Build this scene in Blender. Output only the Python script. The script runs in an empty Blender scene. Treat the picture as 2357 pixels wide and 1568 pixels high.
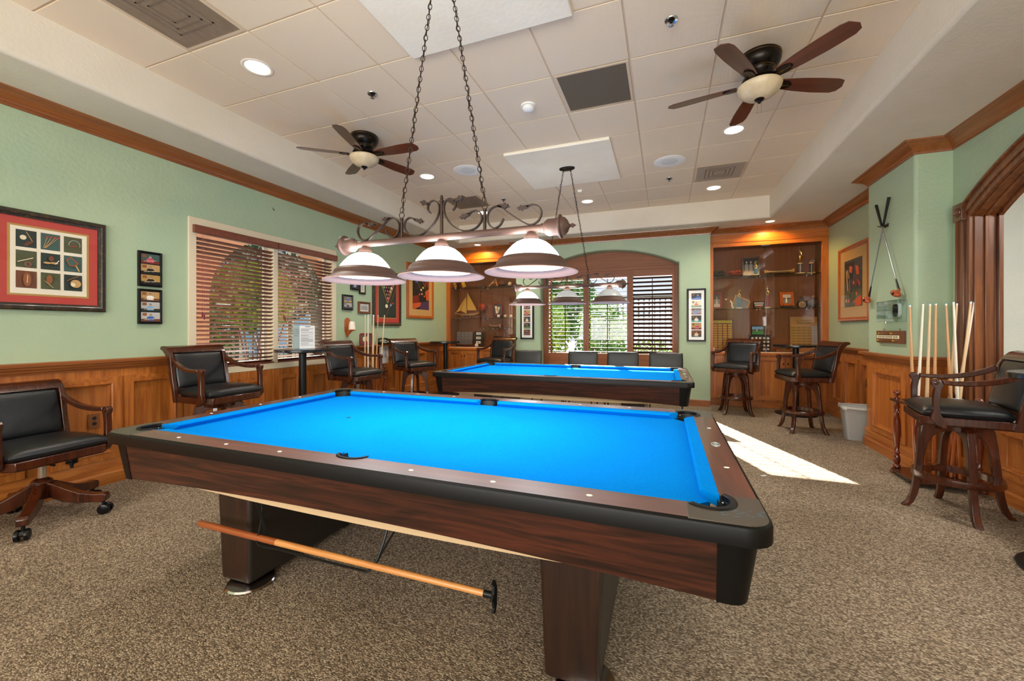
import bpy, math, random
from mathutils import Vector, Matrix
PI = math.pi
R = math.radians
random.seed(7)
SC = bpy.context.scene
COL = SC.collection

# ------------------------------------------------------------------ camera
CAMH = 1.301
cam = bpy.data.cameras.new('camera')
cam.sensor_width = 36.0
cam.sensor_fit = 'HORIZONTAL'
cam.lens = 943.03 / 2357 * 36
cam.shift_y = -25.55 / 2357
cam.clip_start = 0.02
camo = bpy.data.objects.new('camera', cam)
camo.location = (0, 0, CAMH)
camo.rotation_euler = (PI / 2, 0, 0.357)
COL.objects.link(camo)
SC.camera = camo

# ------------------------------------------------------------------ view, world, sun, area lights
SC.view_settings.view_transform = 'Standard'
SC.view_settings.look = 'None'
SC.view_settings.gamma = 1
SC.view_settings.exposure = 0.6
SC.view_settings.use_curve_mapping = False
SC.cycles.use_denoising = True
SC.cycles.max_bounces = 9
SC.cycles.diffuse_bounces = 5
SC.cycles.glossy_bounces = 4
SC.cycles.transmission_bounces = 6
SC.cycles.transparent_max_bounces = 16
SC.cycles.sample_clamp_indirect = 6
SC.cycles.caustics_reflective = False
SC.cycles.caustics_refractive = False

def lin(h):
    if not isinstance(h, str):
        return tuple(h) if len(h) == 4 else (*h, 1.0)
    h = h.lstrip('#')
    o = []
    for i in (0, 2, 4):
        c = int(h[i:i + 2], 16) / 255
        o.append(c / 12.92 if c <= 0.04045 else ((c + 0.055) / 1.055) ** 2.4)
    return (*o, 1.0)

W = bpy.data.worlds.new('daylight')
W.use_nodes = True
SC.world = W
_n = W.node_tree.nodes; _l = W.node_tree.links
_bg = _n['Background']
_tc = _n.new('ShaderNodeTexCoord'); _sep = _n.new('ShaderNodeSeparateXYZ'); _rp = _n.new('ShaderNodeValToRGB')
_l.new(_tc.outputs['Generated'], _sep.inputs[0]); _l.new(_sep.outputs['Z'], _rp.inputs[0]); _l.new(_rp.outputs[0], _bg.inputs['Color'])
_rp.color_ramp.elements[0].position = 0.0; _rp.color_ramp.elements[0].color = lin('#DDE6EE')
_rp.color_ramp.elements[1].position = 0.8; _rp.color_ramp.elements[1].color = lin('#8DB4E0')
_bg.inputs['Strength'].default_value = 0.8

def light(kind, name, loc, energy, color=(1, 1, 1), size=0.1, size_y=None, aim=None, **kw):
    d = bpy.data.lights.new(name, kind)
    d.energy = energy; d.color = color
    if kind == 'AREA':
        d.shape = 'RECTANGLE' if size_y else 'DISK'
        d.size = size
        if size_y: d.size_y = size_y
    elif kind == 'SUN':
        d.angle = size
    else:
        d.shadow_soft_size = size
    for k, v in kw.items(): setattr(d, k, v)
    o = bpy.data.objects.new(name, d)
    o.location = loc
    if aim is not None:
        o.rotation_euler = Vector(aim).to_track_quat('-Z', 'Y').to_euler()
    COL.objects.link(o)
    return o

light('SUN', 'sun', (0, 12, 8), 48.0, (1, 0.95, 0.87), 0.009, aim=(0.364, -0.93, -0.588))
# soft fill lamp added behind the camera, tilted up; then the adjoining room's light
light('AREA', 'fill_behind', (-1.0, -3.35, 1.75), 270, (1, 0.965, 0.925), 5.4, 2.2, aim=(0, 1, 0.75))
light('AREA', 'adjoining_room_light', (4.3, 2.6, 2.9), 150, (1, 0.97, 0.92), 1.6, 3.0, aim=(-0.45, 0.1, -1))

# ------------------------------------------------------------------ materials
MATS = {}
def mat(name, color, rough=0.5, metal=0.0, coat=0.0, spec=0.5, c2=None, scale=(4, 4, 4), detail=4, pos=(0.35, 0.65),
        bump=0, bscale=60, emit=0, ecol=None, sheen=0, dist=0.02, kind='noise', trans=0, alpha=1, c3=None, coords='Object'):
    m = bpy.data.materials.new(name)
    m.use_nodes = True
    nt = m.node_tree; n = nt.nodes; l = nt.links
    b = n['Principled BSDF']
    b.inputs['Base Color'].default_value = lin(color)
    b.inputs['Roughness'].default_value = rough
    b.inputs['Metallic'].default_value = metal
    b.inputs['Coat Weight'].default_value = coat
    b.inputs['Coat Roughness'].default_value = 0.08
    b.inputs['Specular IOR Level'].default_value = spec
    b.inputs['Transmission Weight'].default_value = trans
    b.inputs['Alpha'].default_value = alpha
    if sheen: b.inputs['Sheen Weight'].default_value = sheen
    if emit:
        b.inputs['Emission Color'].default_value = lin(ecol or color)
        b.inputs['Emission Strength'].default_value = emit
    tc = n.new('ShaderNodeTexCoord')
    if c2:
        mp = n.new('ShaderNodeMapping'); mp.inputs['Scale'].default_value = scale
        l.new(tc.outputs[coords], mp.inputs[0])
        if kind == 'noise':
            t = n.new('ShaderNodeTexNoise'); t.inputs['Scale'].default_value = 1; t.inputs['Detail'].default_value = detail
            t.inputs['Roughness'].default_value = 0.6
            out = t.outputs[0]
        elif kind == 'voronoi':
            t = n.new('ShaderNodeTexVoronoi'); t.inputs['Scale'].default_value = 1
            sp = n.new('ShaderNodeSeparateColor'); l.new(t.outputs['Color'], sp.inputs[0]); out = sp.outputs[0]
        l.new(mp.outputs[0], t.inputs['Vector'])
        r = n.new('ShaderNodeValToRGB')
        e = r.color_ramp.elements
        e[0].position, e[1].position = pos
        e[0].color, e[1].color = lin(color), lin(c2)
        if c3:
            x = e.new((pos[0] + pos[1]) / 2); x.color = lin(c3)
        l.new(out, r.inputs[0]); l.new(r.outputs[0], b.inputs['Base Color'])
    if bump:
        t2 = n.new('ShaderNodeTexNoise'); t2.inputs['Scale'].default_value = bscale; t2.inputs['Detail'].default_value = 3
        l.new(tc.outputs[coords], t2.inputs['Vector'])
        bp = n.new('ShaderNodeBump'); bp.inputs['Strength'].default_value = bump; bp.inputs['Distance'].default_value = dist
        l.new(t2.outputs[0], bp.inputs['Height']); l.new(bp.outputs[0], b.inputs['Normal'])
    MATS[name] = m
    return m

def wood(name, a, b, axis='z', rough=0.35, coat=0.3, s=1.0, c3=None, pos=(0.3, 0.72)):
    sc = {'x': (1.6, 26, 26), 'y': (26, 1.6, 26), 'z': (26, 26, 1.6)}[axis]
    m = mat(name, a, rough=rough, coat=coat, c2=b, c3=c3, scale=tuple(v * s for v in sc), detail=6, pos=pos)
    m.node_tree.nodes['Noise Texture'].inputs['Distortion'].default_value = 0.9
    return m

def glassmat(name, tint='#FFFFFF', refl=1.0, rough=0.0):
    m = bpy.data.materials.new(name); m.use_nodes = True
    n = m.node_tree.nodes; l = m.node_tree.links
    n.remove(n['Principled BSDF'])
    tr = n.new('ShaderNodeBsdfTransparent'); tr.inputs[0].default_value = lin(tint)
    gl = n.new('ShaderNodeBsdfGlossy'); gl.inputs['Roughness'].default_value = rough
    fr = n.new('ShaderNodeLayerWeight'); fr.inputs[0].default_value = 0.5
    pw = n.new('ShaderNodeMath'); pw.operation = 'POWER'; pw.inputs[1].default_value = 5; l.new(fr.outputs['Facing'], pw.inputs[0])
    mx = n.new('ShaderNodeMixShader'); mu = n.new('ShaderNodeMath'); mu.operation = 'MULTIPLY_ADD'; mu.inputs[1].default_value = 0.9 * refl; mu.inputs[2].default_value = 0.04 * refl
    l.new(pw.outputs[0], mu.inputs[0]); l.new(mu.outputs[0], mx.inputs[0]); l.new(tr.outputs[0], mx.inputs[1]); l.new(gl.outputs[0], mx.inputs[2])
    l.new(mx.outputs[0], n['Material Output'].inputs[0])
    MATS[name] = m

# walls / ceiling
mat('green_wall', '#A6BC9F', rough=0.45, c2='#AFC1A0', scale=(1.2, 1.2, 1.2), bump=0.28, bscale=34, dist=0.012, spec=0.4)
mat('cream_plaster', '#DDD3BF', rough=0.75, c2='#E5DCCA', scale=(1.5, 1.5, 1.5), bump=0.14, bscale=40, dist=0.01)
mat('white_plaster', '#E9E7E1', rough=0.8, c2='#E2E2DF', scale=(2, 2, 2), bump=0.3, bscale=30, dist=0.01)
mat('panel_white', '#F6F0E0', rough=0.45, c2='#F2EAD8', scale=(3, 3, 3), bump=0.1, bscale=30)
mat('grid_cream', '#D9C4A8', rough=0.5)
def tile_mat():
    m = mat('ceiling_tile', '#EAD8BE', rough=0.55)
    n = m.node_tree.nodes; l = m.node_tree.links; b = n['Principled BSDF']
    tc = n['Texture Coordinate']; sp = n.new('ShaderNodeSeparateXYZ'); l.new(tc.outputs['Object'], sp.inputs[0])
    mu = n.new('ShaderNodeMath'); mu.operation = 'MULTIPLY'; mu.inputs[1].default_value = 2 * PI / 0.0105; l.new(sp.outputs['X'], mu.inputs[0])
    si = n.new('ShaderNodeMath'); si.operation = 'SINE'; l.new(mu.outputs[0], si.inputs[0])
    r = n.new('ShaderNodeValToRGB'); r.color_ramp.elements[0].position = 0.0; r.color_ramp.elements[1].position = 0.75
    r.color_ramp.elements[0].color = lin('#E4D0B4'); r.color_ramp.elements[1].color = lin('#F0DFC6')
    ad = n.new('ShaderNodeMath'); ad.operation = 'MULTIPLY_ADD'; ad.inputs[1].default_value = 0.5; ad.inputs[2].default_value = 0.5
    l.new(si.outputs[0], ad.inputs[0]); l.new(ad.outputs[0], r.inputs[0]); l.new(r.outputs[0], b.inputs['Base Color'])
    bp = n.new('ShaderNodeBump'); bp.inputs['Strength'].default_value = 0.15; bp.inputs['Distance'].default_value = 0.003
    l.new(ad.outputs[0], bp.inputs['Height']); l.new(bp.outputs[0], b.inputs['Normal'])
tile_mat()
def carpet_mat():
    m = mat('carpet', '#6B5A4A', rough=0.95, spec=0.1)
    n = m.node_tree.nodes; l = m.node_tree.links; b = n['Principled BSDF']; tc = n['Texture Coordinate']
    mp = n.new('ShaderNodeMapping'); mp.inputs['Scale'].default_value = (120, 190, 120); mp.inputs['Rotation'].default_value = (0, 0, R(38))
    l.new(tc.outputs['Object'], mp.inputs[0])
    v = n.new('ShaderNodeTexVoronoi'); v.inputs['Scale'].default_value = 1; l.new(mp.outputs[0], v.inputs['Vector'])
    sp = n.new('ShaderNodeSeparateColor'); l.new(v.outputs['Color'], sp.inputs[0])
    r = n.new('ShaderNodeValToRGB'); e = r.color_ramp.elements
    e[0].position = 0.08; e[0].color = lin('#675A4B'); e[1].position = 0.95; e[1].color = lin('#BCAC95')
    x = e.new(0.5); x.color = lin('#907E6B')
    l.new(sp.outputs[0], r.inputs[0])
    nz = n.new('ShaderNodeTexNoise'); nz.inputs['Scale'].default_value = 1.4; nz.inputs['Detail'].default_value = 3; l.new(tc.outputs['Object'], nz.inputs['Vector'])
    mr = n.new('ShaderNodeMapRange'); mr.inputs[1].default_value = 0.3; mr.inputs[2].default_value = 0.7; mr.inputs[3].default_value = 0.84; mr.inputs[4].default_value = 1.08; l.new(nz.outputs[0], mr.inputs[0])
    # darker creases between the loops
    d = n.new('ShaderNodeMapRange'); d.inputs[1].default_value = 0.25; d.inputs[2].default_value = 0.85; d.inputs[3].default_value = 1.1; d.inputs[4].default_value = 0.62; l.new(v.outputs['Distance'], d.inputs[0])
    m1 = n.new('ShaderNodeMath'); m1.operation = 'MULTIPLY'; l.new(mr.outputs[0], m1.inputs[0]); l.new(d.outputs[0], m1.inputs[1])
    mx = n.new('ShaderNodeVectorMath'); mx.operation = 'SCALE'; l.new(r.outputs[0], mx.inputs[0]); l.new(m1.outputs[0], mx.inputs['Scale'])
    l.new(mx.outputs[0], b.inputs['Base Color'])
    bp = n.new('ShaderNodeBump'); bp.inputs['Strength'].default_value = 0.6; bp.inputs['Distance'].default_value = 0.006; bp.invert = True
    l.new(v.outputs['Distance'], bp.inputs['Height']); l.new(bp.outputs[0], b.inputs['Normal'])
carpet_mat()
# woods
wood('oak_v', '#8E4818', '#C47A34', 'z', rough=0.38, coat=0.25)
wood('oak_x', '#8E4818', '#C47A34', 'x', rough=0.38, coat=0.25)
wood('oak_y', '#8E4818', '#C47A34', 'y', rough=0.38, coat=0.25)
wood('crown_wood', '#7E4520', '#A0602F', 'y', rough=0.35, coat=0.3)
wood('crown_wood_x', '#7E4520', '#A0602F', 'x', rough=0.35, coat=0.3)
wood('case_wood', '#A85212', '#C87422', 'z', rough=0.35, coat=0.3)
wood('case_wood_x', '#A85212', '#C87422', 'x', rough=0.35, coat=0.3)
wood('case_back', '#8A5028', '#9E6236', 'z', rough=0.6, coat=0.0)
wood('walnut', '#4A2412', '#8A5128', 'z', rough=0.28, coat=0.4, s=0.8)
wood('chair_wood', '#2C1109', '#54260F', 'z', rough=0.25, coat=0.4, s=0.8)
wood('mahogany', '#180A06', '#4E2416', 'x', rough=0.35, coat=0.15, s=1.5, c3='#35180F', pos=(0.34, 0.66))
wood('mahogany_y', '#3A1B12', '#6A3826', 'y', rough=0.32, coat=0.3, s=0.8)
wood('rail_wood', '#3E1C14', '#6E3A2A', 'x', rough=0.42, coat=1.0, s=0.8)
MATS['rail_wood'].node_tree.nodes['Principled BSDF'].inputs['Coat Roughness'].default_value = 0.36
wood('leg_wood', '#1A0D07', '#341B0F', 'z', rough=0.4, coat=0.2, s=0.8)
wood('shutter_wood', '#824624', '#9A5C34', 'z', rough=0.5, coat=0.1)
wood('shutter_wood_x', '#824624', '#9A5C34', 'x', rough=0.5, coat=0.1)
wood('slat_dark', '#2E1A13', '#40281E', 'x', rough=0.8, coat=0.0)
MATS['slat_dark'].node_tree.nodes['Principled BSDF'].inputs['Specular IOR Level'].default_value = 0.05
wood('blind_wood', '#6C382A', '#804838', 'y', rough=0.45, coat=0.15)
wood('frame_orange', '#A04A14', '#BC6420', 'z', rough=0.3, coat=0.4)
wood('cue_maple', '#D2B184', '#E6CFA6', 'z', rough=0.35, coat=0.3)
wood('cue_white', '#E2DBC8', '#EFE9DA', 'z', rough=0.35, coat=0.3)
wood('cue_tan', '#C08A58', '#D3A878', 'z', rough=0.35, coat=0.3)
wood('cue_butt', '#C07A3C', '#D9A060', 'x', rough=0.3, coat=0.4)
wood('cue_red', '#8A4420', '#A65A2C', 'x', rough=0.3, coat=0.4)
wood('fan_wood', '#4A2015', '#6E3524', 'x', rough=0.3, coat=0.3, s=0.9)
wood('persimmon', '#9A3A14', '#C05A24', 'x', rough=0.15, coat=0.8, s=2)
# pool table
mat('blue_cloth', '#0078CC', rough=1.0, spec=0.03, c2='#0080D4', scale=(120, 120, 120))
mat('black_trim', '#0D0C0B', rough=0.42, spec=0.2)
mat('casting', '#453E33', rough=0.38, bump=0.12, bscale=500, dist=0.002)
mat('black_rubber', '#141516', rough=0.3)
mat('pocket_liner', '#0E1614', rough=0.6)
mat('beige_panel', '#C9AC84', rough=0.55)
mat('silver_edge', '#C9CBCB', rough=0.35, metal=0.6)
mat('grey_laminate', '#2E2925', rough=0.35, metal=0.0)
mat('chrome', '#D8DADC', rough=0.12, metal=1.0)
mat('steel', '#B9BCC0', rough=0.25, metal=1.0)
mat('badge_green', '#4A5C56', rough=0.4, metal=0.6)
mat('pearl', '#F2F0E6', rough=0.25)
mat('black_metal', '#16191A', rough=0.4, metal=0.4)
mat('black_top', '#15181B', rough=0.22, coat=0.2)
mat('black_paint', '#101214', rough=0.5)
# fixtures
mat('bronze', '#564038', rough=0.5, metal=0.15, spec=0.35)
mat('iron_brown', '#2C1C14', rough=0.45, metal=0.3)
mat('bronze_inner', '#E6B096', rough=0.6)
mat('dark_bronze', '#1E1712', rough=0.3, metal=0.7)
mat('gold_line', '#8A6230', rough=0.4, metal=0.7)
mat('shade_lit', '#F4F8FB', rough=0.3, emit=8, ecol='#F1F6FF')
mat('shade_dim', '#9CA09E', rough=0.3, emit=0.16, ecol='#EEF4FA')
mat('lamp_disc', '#FFFFFF', rough=0.4, emit=6.0, ecol='#EEF6FF')
mat('can_glow', '#FFFFFF', rough=0.4, emit=9.0, ecol='#FFF1DA')
mat('can_dim', '#FFF4E4', rough=0.4, emit=1.2, ecol='#FFF1DA')
mat('can_warm', '#FFE2B0', rough=0.4, emit=9.0, ecol='#FFD08A')
mat('can_ring', '#EFE6D8', rough=0.4)
mat('fan_bowl', '#C9B490', rough=0.4, c2='#DCC9A6', scale=(14, 14, 14))
mat('sconce_glass', '#EFE6D6', rough=0.35)
mat('white_plastic', '#F0F0EC', rough=0.4)
mat('grille_white', '#D9DCDA', rough=0.5)
mat('duct_dark', '#7E6C5C', rough=0.7)
mat('grille_tan', '#A8937C', rough=0.6, c2='#8F7B68', scale=(300, 4, 4))
mat('grille_light', '#BBA995', rough=0.6, c2='#C6B6A4', scale=(200, 3, 3))
mat('grille_brown', '#6E604C', rough=0.5, c2='#837460', scale=(260, 90, 4))
# leather etc
mat('leather_black', '#131518', rough=0.3, bump=0.3, bscale=260, dist=0.004, spec=0.5)
mat('leather_brown', '#2E2420', rough=0.34, bump=0.35, bscale=300, dist=0.004, spec=0.6)
mat('vinyl', '#1C1D1A', rough=0.4, bump=0.25, bscale=300, dist=0.004)
mat('grey_plastic', '#A9A8A4', rough=0.5)
mat('bin_bag', '#C6C4BE', rough=0.5)
mat('cream_frame', '#DCCFB4', rough=0.5)
mat('outlet_brown', '#7A4824', rough=0.4)
mat('black_gloss', '#0E0E10', rough=0.25, spec=0.3)
mat('paper', '#E4E6EA', rough=0.6)
mat('ink', '#3A4250', rough=0.8)
mat('chalk_blue', '#3FA9B8', rough=0.9)
mat('chalk_blue2', '#5FA8C8', rough=0.9)
glassmat('clear_glass', refl=0.9)
glassmat('case_glass', '#FAF6F2', refl=0.7)
glassmat('green_glass', '#A8C8B8', refl=1.0)
glassmat('picture_glass', refl=0.6)
glassmat('acrylic', '#EEF4F4', refl=1.3)
# flat colours for prints and small things
for nm, hx in dict(c_red='#B8423A', c_matred='#A83A34', c_gold='#B08A4A', c_tan='#C09A62', c_matte='#E8E0CC', c_black='#15171A',
    c_dkgreen='#26342F', c_teal='#3E5A56', c_brown='#6E4028', c_orange='#C4532A', c_dkred='#7A2420', c_cream='#E6D8B4', c_yellow='#D9B43C',
    c_blue='#2F62B8', c_ltblue='#7FB0DC', c_white='#F2F2EC', c_pink='#C8506E', c_green='#3E8A4A', c_skin='#C99A7C', c_grey='#77787A',
    c_dkgrey='#3C3E40', c_purple='#4A3458', c_ltgrey='#B9BAB8', c_navy='#232C4A', c_maroon='#6E1E22', c_wood='#8A5530', c_olive='#4E5238',
    c_terracotta='#C9765A', c_aqua='#3EA89A').items():
    mat(nm, hx, rough=0.5)
mat('brass', '#C9A24A', rough=0.25, metal=0.9)
mat('goldfig', '#D8B860', rough=0.2, metal=0.9)
mat('plate_gold', '#A8842E', rough=0.4, metal=0.5)
mat('plate_yellow', '#D8C22E', rough=0.45)
mat('marble', '#E2D2A6', rough=0.3)
mat('blue_column', '#2E7FA8', rough=0.25, metal=0.4)
mat('red_column', '#8E2A34', rough=0.25, metal=0.4)
mat('antique_frame', '#241C12', rough=0.4, c2='#5E4420', scale=(40, 40, 40), pos=(0.5, 0.8), coat=0.3)
mat('leaf', '#2E5A18', rough=0.5, c2='#4E7A24', scale=(2, 2, 2))
mat('leaf_yellow', '#8A8A22', rough=0.5, c2='#4E7A24', scale=(3, 3, 3))
mat('leaf_dark', '#1C3216', rough=0.6, c2='#2E4A24', scale=(3, 3, 3))
mat('stucco_pink', '#A97260', rough=0.8, bump=0.3, bscale=20)
mat('paving', '#5E5C48', rough=0.8)
mat('building_tan', '#54493E', rough=0.8)
mat('pine', '#B98A50', rough=0.5)
mat('canvas_sail', '#C9A63E', rough=0.7)
mat('leather_glove', '#8E3A24', rough=0.6, bump=0.6, bscale=60)
mat('leather_cap', '#2A2A20', rough=0.7, bump=0.6, bscale=60)
mat('football', '#4A2018', rough=0.5, bump=0.5, bscale=200)
mat('basketball', '#B04420', rough=0.5, bump=0.5, bscale=300)
mat('pottery', '#4A4844', rough=0.4)

# ------------------------------------------------------------------ mesh builder
class MB:
    def __init__(s, m=None):
        s.V = []; s.F = []; s.I = []; s.mats = []; s.T = Matrix.Identity(4); s.m = m
    def mi(s, m):
        m = m or s.m
        if m not in s.mats: s.mats.append(m)
        return s.mats.index(m)
    def add(s, vs, fs, m=None):
        o = len(s.V); k = s.mi(m)
        s.V += [tuple(s.T @ Vector(v)) for v in vs]
        s.F += [tuple(i + o for i in f) for f in fs]
        s.I += [k] * len(fs)
        return s
    def box(s, x0, x1, y0, y1, z0, z1, m=None):
        return s.add([(x0, y0, z0), (x1, y0, z0), (x1, y1, z0), (x0, y1, z0), (x0, y0, z1), (x1, y0, z1), (x1, y1, z1), (x0, y1, z1)],
                     [(0, 3, 2, 1), (4, 5, 6, 7), (0, 1, 5, 4), (1, 2, 6, 5), (2, 3, 7, 6), (3, 0, 4, 7)], m)
    def obox(s, c, d, m=None, rot=(0, 0, 0)):
        T = s.T
        from mathutils import Euler
        s.T = T @ Matrix.Translation(c) @ Euler(rot).to_matrix().to_4x4()
        s.box(-d[0] / 2, d[0] / 2, -d[1] / 2, d[1] / 2, -d[2] / 2, d[2] / 2, m)
        s.T = T
        return s
    def prism(s, pts, a, b, axis='y', m=None):
        def P(p, t): return {'x': (t, p[0], p[1]), 'y': (p[0], t, p[1]), 'z': (p[0], p[1], t)}[axis]
        n = len(pts)
        vs = [P(p, a) for p in pts] + [P(p, b) for p in pts]
        fs = [tuple(range(n)), tuple(range(2 * n - 1, n - 1, -1))] + [(i, (i + 1) % n, n + (i + 1) % n, n + i) for i in range(n)]
        return s.add(vs, fs, m)
    def lathe(s, prof, m=None, c=(0, 0, 0), seg=28, axis='z', cap=True):
        vs = []; fs = []
        n = len(prof)
        for r, z in prof:
            for k in range(seg):
                a = 2 * PI * k / seg
                x, y = r * math.cos(a), r * math.sin(a)
                p = {'z': (x, y, z), 'x': (z, x, y), 'y': (x, z, y)}[axis]
                vs.append((p[0] + c[0], p[1] + c[1], p[2] + c[2]))
        for i in range(n - 1):
            for k in range(seg):
                k2 = (k + 1) % seg
                fs.append((i * seg + k, i * seg + k2, (i + 1) * seg + k2, (i + 1) * seg + k))
        if cap:
            if prof[0][0] > 1e-6: fs.append(tuple(range(seg)))
            if prof[-1][0] > 1e-6: fs.append(tuple((n - 1) * seg + k for k in range(seg)))
        return s.add(vs, fs, m)
    def tube(s, pts, r, m=None, seg=8, closed=False, cap=True):
        pts = [Vector(p) for p in pts]; n = len(pts)
        rs = r if isinstance(r, (list, tuple)) else [r] * n
        tan = []
        for i in range(n):
            a = pts[(i - 1) % n] if closed or i > 0 else pts[i]
            b = pts[(i + 1) % n] if closed or i < n - 1 else pts[i]
            t = (b - a); tan.append(t.normalized() if t.length > 1e-9 else Vector((0, 0, 1)))
        up = Vector((0, 0, 1)) if abs(tan[0].z) < 0.9 else Vector((1, 0, 0))
        nrm = (up - tan[0] * up.dot(tan[0])).normalized()
        vs = []; fs = []
        for i in range(n):
            nrm = (nrm - tan[i] * nrm.dot(tan[i])).normalized()
            bn = tan[i].cross(nrm)
            for k in range(seg):
                a = 2 * PI * k / seg
                vs.append(tuple(pts[i] + (nrm * math.cos(a) + bn * math.sin(a)) * rs[i]))
        for i in range(n if closed else n - 1):
            j = (i + 1) % n
            for k in range(seg):
                k2 = (k + 1) % seg
                fs.append((i * seg + k, i * seg + k2, j * seg + k2, j * seg + k))
        if cap and not closed:
            fs.append(tuple(range(seg))); fs.append(tuple((n - 1) * seg + k for k in range(seg)))
        return s.add(vs, fs, m)
    def ribbon(s, pts, w, h, m=None, side=(1, 0, 0), cap=True, closed=False):
        """rectangular bar along pts; w measured along 'side', h across"""
        pts = [Vector(p) for p in pts]; n = len(pts); vs = []; fs = []
        ws = w if isinstance(w, (list, tuple)) else [w] * n
        hs = h if isinstance(h, (list, tuple)) else [h] * n
        for i in range(n):
            a = pts[(i - 1) % n] if closed or i > 0 else pts[i]; b = pts[(i + 1) % n] if closed or i < n - 1 else pts[i]
            t = (b - a).normalized(); sd = Vector(side); sd = (sd - t * sd.dot(t)).normalized(); u = t.cross(sd)
            for sx, sy in ((-1, -1), (1, -1), (1, 1), (-1, 1)):
                vs.append(tuple(pts[i] + sd * sx * ws[i] / 2 + u * sy * hs[i] / 2))
        for i in range(n if closed else n - 1):
            j = (i + 1) % n
            for k in range(4):
                k2 = (k + 1) % 4
                fs.append((i * 4 + k, i * 4 + k2, j * 4 + k2, j * 4 + k))
        if cap and not closed: fs += [(0, 1, 2, 3), (n * 4 - 4, n * 4 - 3, n * 4 - 2, n * 4 - 1)]
        return s.add(vs, fs, m)
    def sweep(s, path, prof, m=None, closed=False):
        """mitred moulding along a horizontal path; prof = (out, z), out is to the right of travel"""
        n = len(path); P = [Vector((p[0], p[1])) for p in path]; offs = []
        def nr(a, b):
            d = (b - a).normalized(); return Vector((d.y, -d.x))
        for i in range(n):
            ns = []
            if closed or i > 0: ns.append(nr(P[(i - 1) % n], P[i]))
            if closed or i < n - 1: ns.append(nr(P[i], P[(i + 1) % n]))
            if len(ns) == 2:
                offs.append((ns[0] + ns[1]) / max(0.2, 1 + ns[0].dot(ns[1])))
            else: offs.append(ns[0])
        k = len(prof); vs = []; fs = []
        for i in range(n):
            for o, z in prof: vs.append((P[i].x + offs[i].x * o, P[i].y + offs[i].y * o, z))
        for i in range(n if closed else n - 1):
            j = (i + 1) % n
            for q in range(k):
                q2 = (q + 1) % k
                fs.append((i * k + q, i * k + q2, j * k + q2, j * k + q))
        if not closed: fs += [tuple(range(k)), tuple((n - 1) * k + q for q in range(k))]
        return s.add(vs, fs, m)
    def ball(s, c, r, m=None, seg=16, rings=10):
        rx, ry, rz = r if isinstance(r, (tuple, list)) else (r, r, r)
        vs = []; fs = []
        for i in range(rings + 1):
            t = PI * i / rings
            for k in range(seg):
                a = 2 * PI * k / seg
                vs.append((c[0] + rx * math.sin(t) * math.cos(a), c[1] + ry * math.sin(t) * math.sin(a), c[2] + rz * math.cos(t)))
        for i in range(rings):
            for k in range(seg):
                k2 = (k + 1) % seg
                fs.append((i * seg + k, i * seg + k2, (i + 1) * seg + k2, (i + 1) * seg + k))
        return s.add(vs, fs, m)
    def poly(s, pts, m=None): return s.add(pts, [tuple(range(len(pts)))], m)
    def pillow(s, w, d, h, m=None, n=14, e=5.0, edge=0.35):
        """upholstered pad centred on origin: width x, depth y, height z; full sides, domed top"""
        vs = []; fs = []; N = n + 1
        def f(u): return (1 - abs(u) ** e) ** (1 / e)
        for sgn in (1, -1):
            for i in range(N):
                for j in range(N):
                    u = math.sin((i / n - .5) * PI); v = math.sin((j / n - .5) * PI)
                    z = (max(0, 1 - abs(u) ** e)) ** .5 * (max(0, 1 - abs(v) ** e)) ** .5
                    z = z * (1 - edge) + edge * (1 - u * u) * (1 - v * v)
                    rr = 1 - 0.02 * (u * u * v * v)
                    vs.append((u * w / 2 * rr, v * d / 2 * rr, sgn * z * h / 2))
        for sgn in (0, 1):
            o = sgn * N * N
            for i in range(n):
                for j in range(n):
                    q = (o + i * N + j, o + (i + 1) * N + j, o + (i + 1) * N + j + 1, o + i * N + j + 1)
                    fs.append(q if sgn == 0 else q[::-1])
        return s.add(vs, fs, m)
    def build(s, name, parent=None, bevel=0, smooth=True, ang=38, m=None, loc=None, seg=2, weld=False):
        if m and not s.mats: s.mats = [m]
        me = bpy.data.meshes.new(name)
        me.from_pydata(s.V, [], s.F)
        for k in s.mats: me.materials.append(MATS[k])
        me.polygons.foreach_set('material_index', s.I)
        import bmesh
        bm = bmesh.new(); bm.from_mesh(me)
        if weld: bmesh.ops.remove_doubles(bm, verts=bm.verts, dist=1e-5)
        bmesh.ops.recalc_face_normals(bm, faces=bm.faces)
        bm.to_mesh(me); bm.free()
        if smooth:
            me.shade_smooth(); me.set_sharp_from_angle(angle=R(ang))
        o = bpy.data.objects.new(name, me)
        COL.objects.link(o)
        if parent: o.parent = parent
        if loc: o.location = loc
        if bevel:
            b = o.modifiers.new('bevel', 'BEVEL'); b.width = bevel; b.segments = seg; b.limit_method = 'ANGLE'; b.angle_limit = R(40)
        return o

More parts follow.
